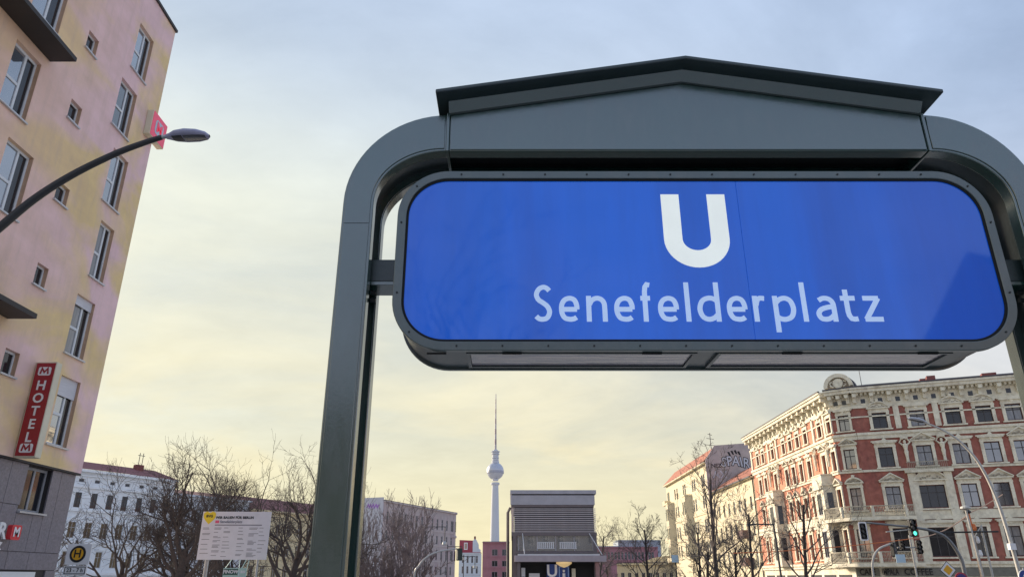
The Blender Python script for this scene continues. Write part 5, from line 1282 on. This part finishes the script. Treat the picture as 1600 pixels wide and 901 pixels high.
# ------------------------------------------------------------------ bare winter trees
m_bark = mat('dark_bark', (0.060, 0.048, 0.044), 0.9, 0.25, 5, 0.6, 30)
m_twig = mat('twig_bark', (0.075, 0.058, 0.052), 0.9, 0.2, 5)
m_twig_l = mat('twig_light_bark', (0.12, 0.098, 0.088), 0.9, 0.2, 5)
m_twig_p = mat('twig_mauve', (0.185, 0.145, 0.145), 0.9, 0.2, 5)
def rotd(d, ang, az):
    u = d.orthogonal().normalized(); w = d.cross(u)
    return (d * math.cos(ang) + (u * math.cos(az) + w * math.sin(az)) * math.sin(ang)).normalized()
def tree(label, x, y, H_, r0, seed, fork=.25, limbs=7, kids=(6, 5, 4), spread=(35, 60), wob=.22, up=.10, lean=0.0, leader=False, twig=None, kink=.0, lens=(.62, .5, .48, .42), rmin=.012, name='bare_tree', group=None, lo=None):
    rg = random.Random(seed); t = thing(name, label, 'tree', (x, y, gz(y) - .05), 0, group); TR = MB(); CR = MB()
    def grow(mb, p, d, r, L, lev, n, sides):
        pts = [p.copy()]; rad = [r]; dirs = [d]
        for k in range(n):
            w_ = wob * (1 + kink * (lev > 0))
            d = (d + Vector((rg.gauss(0, w_), rg.gauss(0, w_), rg.gauss(0, w_) + up * (1 if lev else .0))) * (.35 if lev == 0 else 1)).normalized()
            p = p + d * (L / n); pts.append(p.copy()); rad.append(max(rmin * .8, r * (1 - (.45 if lev == 0 else .72) * (k + 1) / n))); dirs.append(d)
        mb.tube(pts, rad, sides, lev == 0)
        return pts, rad, dirs
    def spawn(pts, rad, dirs, L, lev):
        if lev > len(kids): return
        nk = kids[lev - 1] if lev >= 1 else limbs
        for k in range(nk):
            f = rg.uniform(.28, 1.0) if lev else (fork + (1 - fork) * (k + .5) / nk)
            i = min(len(pts) - 2, int(f * (len(pts) - 1))); fr_ = f * (len(pts) - 1) - i
            p = pts[i].lerp(pts[i + 1], min(1, fr_)); r = rad[i] * (.62 if lev else .55)
            az = rg.uniform(0, 6.283) if lev else k * 2.4 + rg.uniform(-.5, .5)
            d = rotd(dirs[i], R(rg.uniform(*spread)) * (1 if not (leader and lev == 0) else (1.25 - .5 * f)), az)
            LL_ = L * lens[min(lev, len(lens) - 1)] * rg.uniform(.7, 1.25) * ((1.25 - .75 * f) if (leader and lev == 0) else 1)
            a = grow(CR, p, d, max(r, rmin), LL_, lev + 1, 5 if lev < 2 else 4, 6 if lev == 0 else (4 if lev == 1 else 3))
            spawn(*a, LL_, lev + 1)
    d0 = Vector((lean, 0, 1)).normalized()
    tl__ = H_ * (.92 if leader else .5)
    a = grow(TR, Vector((0, 0, 0)), d0, r0, tl__, 0, 9, 9)
    spawn(*a, H_ * (.42 if leader else .78), 0)
    smooth_by_angle(part('trunk', TR, m_bark, t), 80); part('crown', CR, twig or m_twig, t)
    return t
# left: old gnarled trees
G1 = 'bare trees on the left'
gn = dict(rmin=.010, spread=(25, 55), wob=.20, up=.09, kink=.2, lens=(.72, .55, .5, .45))
tree('thick gnarled bare tree just left of the white notice board', -22.3, 52, 10.0, .42, 21, fork=.30, limbs=9, kids=(7, 6, 6), group=G1, **gn)
tree('gnarled bare tree between the white notice board and the portal post', -16.3, 56, 10.6, .36, 8, fork=.30, limbs=9, kids=(7, 6, 6), group=G1, **gn)
tree('tall bare tree rising above the white notice board', -20.6, 60, 10.0, .34, 35, fork=.42, limbs=9, kids=(7, 6, 6), group=G1, **gn)
tree('bare tree in front of the white house arched windows', -27.0, 54, 8.6, .24, 14, fork=.25, limbs=8, kids=(6, 5, 4), group=G1, **gn)
tree('round crowned bare tree between the white house and the notice board', -25.0, 60, 9.3, .30, 91, fork=.34, limbs=9, kids=(7, 6, 5), group=G1, **gn)
tree('small bare tree right behind the bus stop sign', -27.5, 44, 6.2, .16, 52, fork=.2, limbs=8, kids=(6, 5, 4), group=G1, **gn)
tree('bare tree half hidden by the portal post', -14.6, 66, 10.4, .28, 61, fork=.3, limbs=7, kids=(6, 5, 4), group=G1, **gn)
tree('low bare tree behind the mint FINOW sign', -17.5, 46, 5.6, .16, 77, fork=.15, limbs=9, kids=(6, 5, 4), group=G1, **gn)
# middle: upright mauve twigged trees
G2 = 'bare trees in front of the mauve grey block'
um = dict(spread=(16, 44), wob=.10, up=.16, twig=m_twig_p, rmin=.022)
tree('upright mauve twigged bare tree with tall shoots right of the portal post', -13.0, 88, 10.4, .26, 3, fork=.2, limbs=10, kids=(6, 4, 4), group=G2, **um)
tree('mauve twigged bare tree nearest the traffic mast', -9.8, 80, 9.6, .22, 41, fork=.2, limbs=10, kids=(6, 4, 4), group=G2, **um)
tree('mauve twigged bare tree against the pale firewall', -16.8, 92, 10.0, .24, 17, fork=.2, limbs=10, kids=(6, 4, 4), group=G2, **um)
tree('low spreading mauve bush tree at the foot of the mauve block', -11.5, 72, 6.2, .16, 19, fork=.08, limbs=12, kids=(6, 4, 4), group=G2, **um)
tree('low mauve bush tree touching the portal post', -14.2, 74, 6.4, .16, 23, fork=.08, limbs=12, kids=(6, 4, 4), group=G2, **um)
# right: young street trees with straight leaders
G3 = 'young bare street trees on the right'
ry = dict(spread=(34, 58), wob=.10, up=.10, leader=True, lens=(.95, .55, .5, .45), rmin=.010)
tree('straight young bare tree rising in front of the graffiti gable', 12.7, 48, 9.6, .14, 101, fork=.30, limbs=13, kids=(4, 4, 3), lean=-.03, twig=m_twig_l, group=G3, **ry)
tree('young bare tree in front of the left bay window of the corner house', 18.0, 48, 8.0, .13, 102, fork=.28, limbs=12, kids=(5, 4, 3), lean=-.03, twig=m_twig_l, group=G3, **ry)
tree('slender bare tree between the yellow houses and the corner house', 15.4, 50, 7.6, .12, 103, fork=.3, limbs=12, kids=(5, 4, 4), twig=m_twig_l, group=G3, **ry)
tree('thin bare tree right of the pale blue street sign', 14.2, 60, 7.4, .12, 104, fork=.2, limbs=12, kids=(5, 4, 4), twig=m_twig_l, group=G3, **ry)
tree('bare tree beside the pale blue street sign on its left', 11.6, 66, 8.2, .13, 105, fork=.2, limbs=12, kids=(5, 5, 4), twig=m_twig_l, group=G3, **ry)
tree('low bushy bare tree at the foot of the lower yellow house', 16.4, 58, 6.0, .14, 106, fork=.1, limbs=12, kids=(6, 5, 3), twig=m_twig_l, group=G3, **ry)
tree('low bushy bare tree below the graffiti gable', 13.4, 54, 5.4, .14, 107, fork=.1, limbs=12, kids=(6, 5, 3), twig=m_twig_l, group=G3, **ry)
tree('far bare tree right of the station pavilion', 9.9, 90, 9.2, .14, 108, fork=.3, limbs=11, kids=(5, 4, 4), twig=m_twig_l, group=G3, **ry)
tree('low far bare tree between pavilion and cream villa', 12.4, 100, 5.6, .16, 109, fork=.1, limbs=12, kids=(7, 5, 4), twig=m_twig_p, group=G3, **ry)

# ------------------------------------------------------------------ across the street behind the viewer (house and tree mirrored in the sign; dark block added for reflections)
m_back = mat('brown_plaster', (.24, .17, .13), .9, .15, .8)
m_back2 = mat('reflection_block_grey', (.10, .10, .105), .9, .15, .8)
simple_house('gabled_house', 'steep gabled brown house mirrored in the lower right of the blue sign', (45.0, -37), R(160), 13.0, 15.5, m_back, m_roofd, [(1.5, 3.5), (5, 7), (8.5, 10.5)], 2, 2.8, 1.2, depth=12, ridge=6.5, base=0)
simple_house('reflection_block', 'long dark grey block added behind the viewer to darken low reflections', (30, -48), R(180), 70, 12.5, m_back2, m_roofd, [(1.5, 3.6), (5, 7.1), (8.4, 10.4)], 2, 3.4, 1.3, depth=12, ridge=3.0, base=0)  # unseen block, added to darken reflections low on the portal
tree('bare tree across the street mirrored in the left of the sign', -2.2, -21, 12.5, .22, 201, fork=.3, limbs=8, kids=(6, 5, 4), **gn)
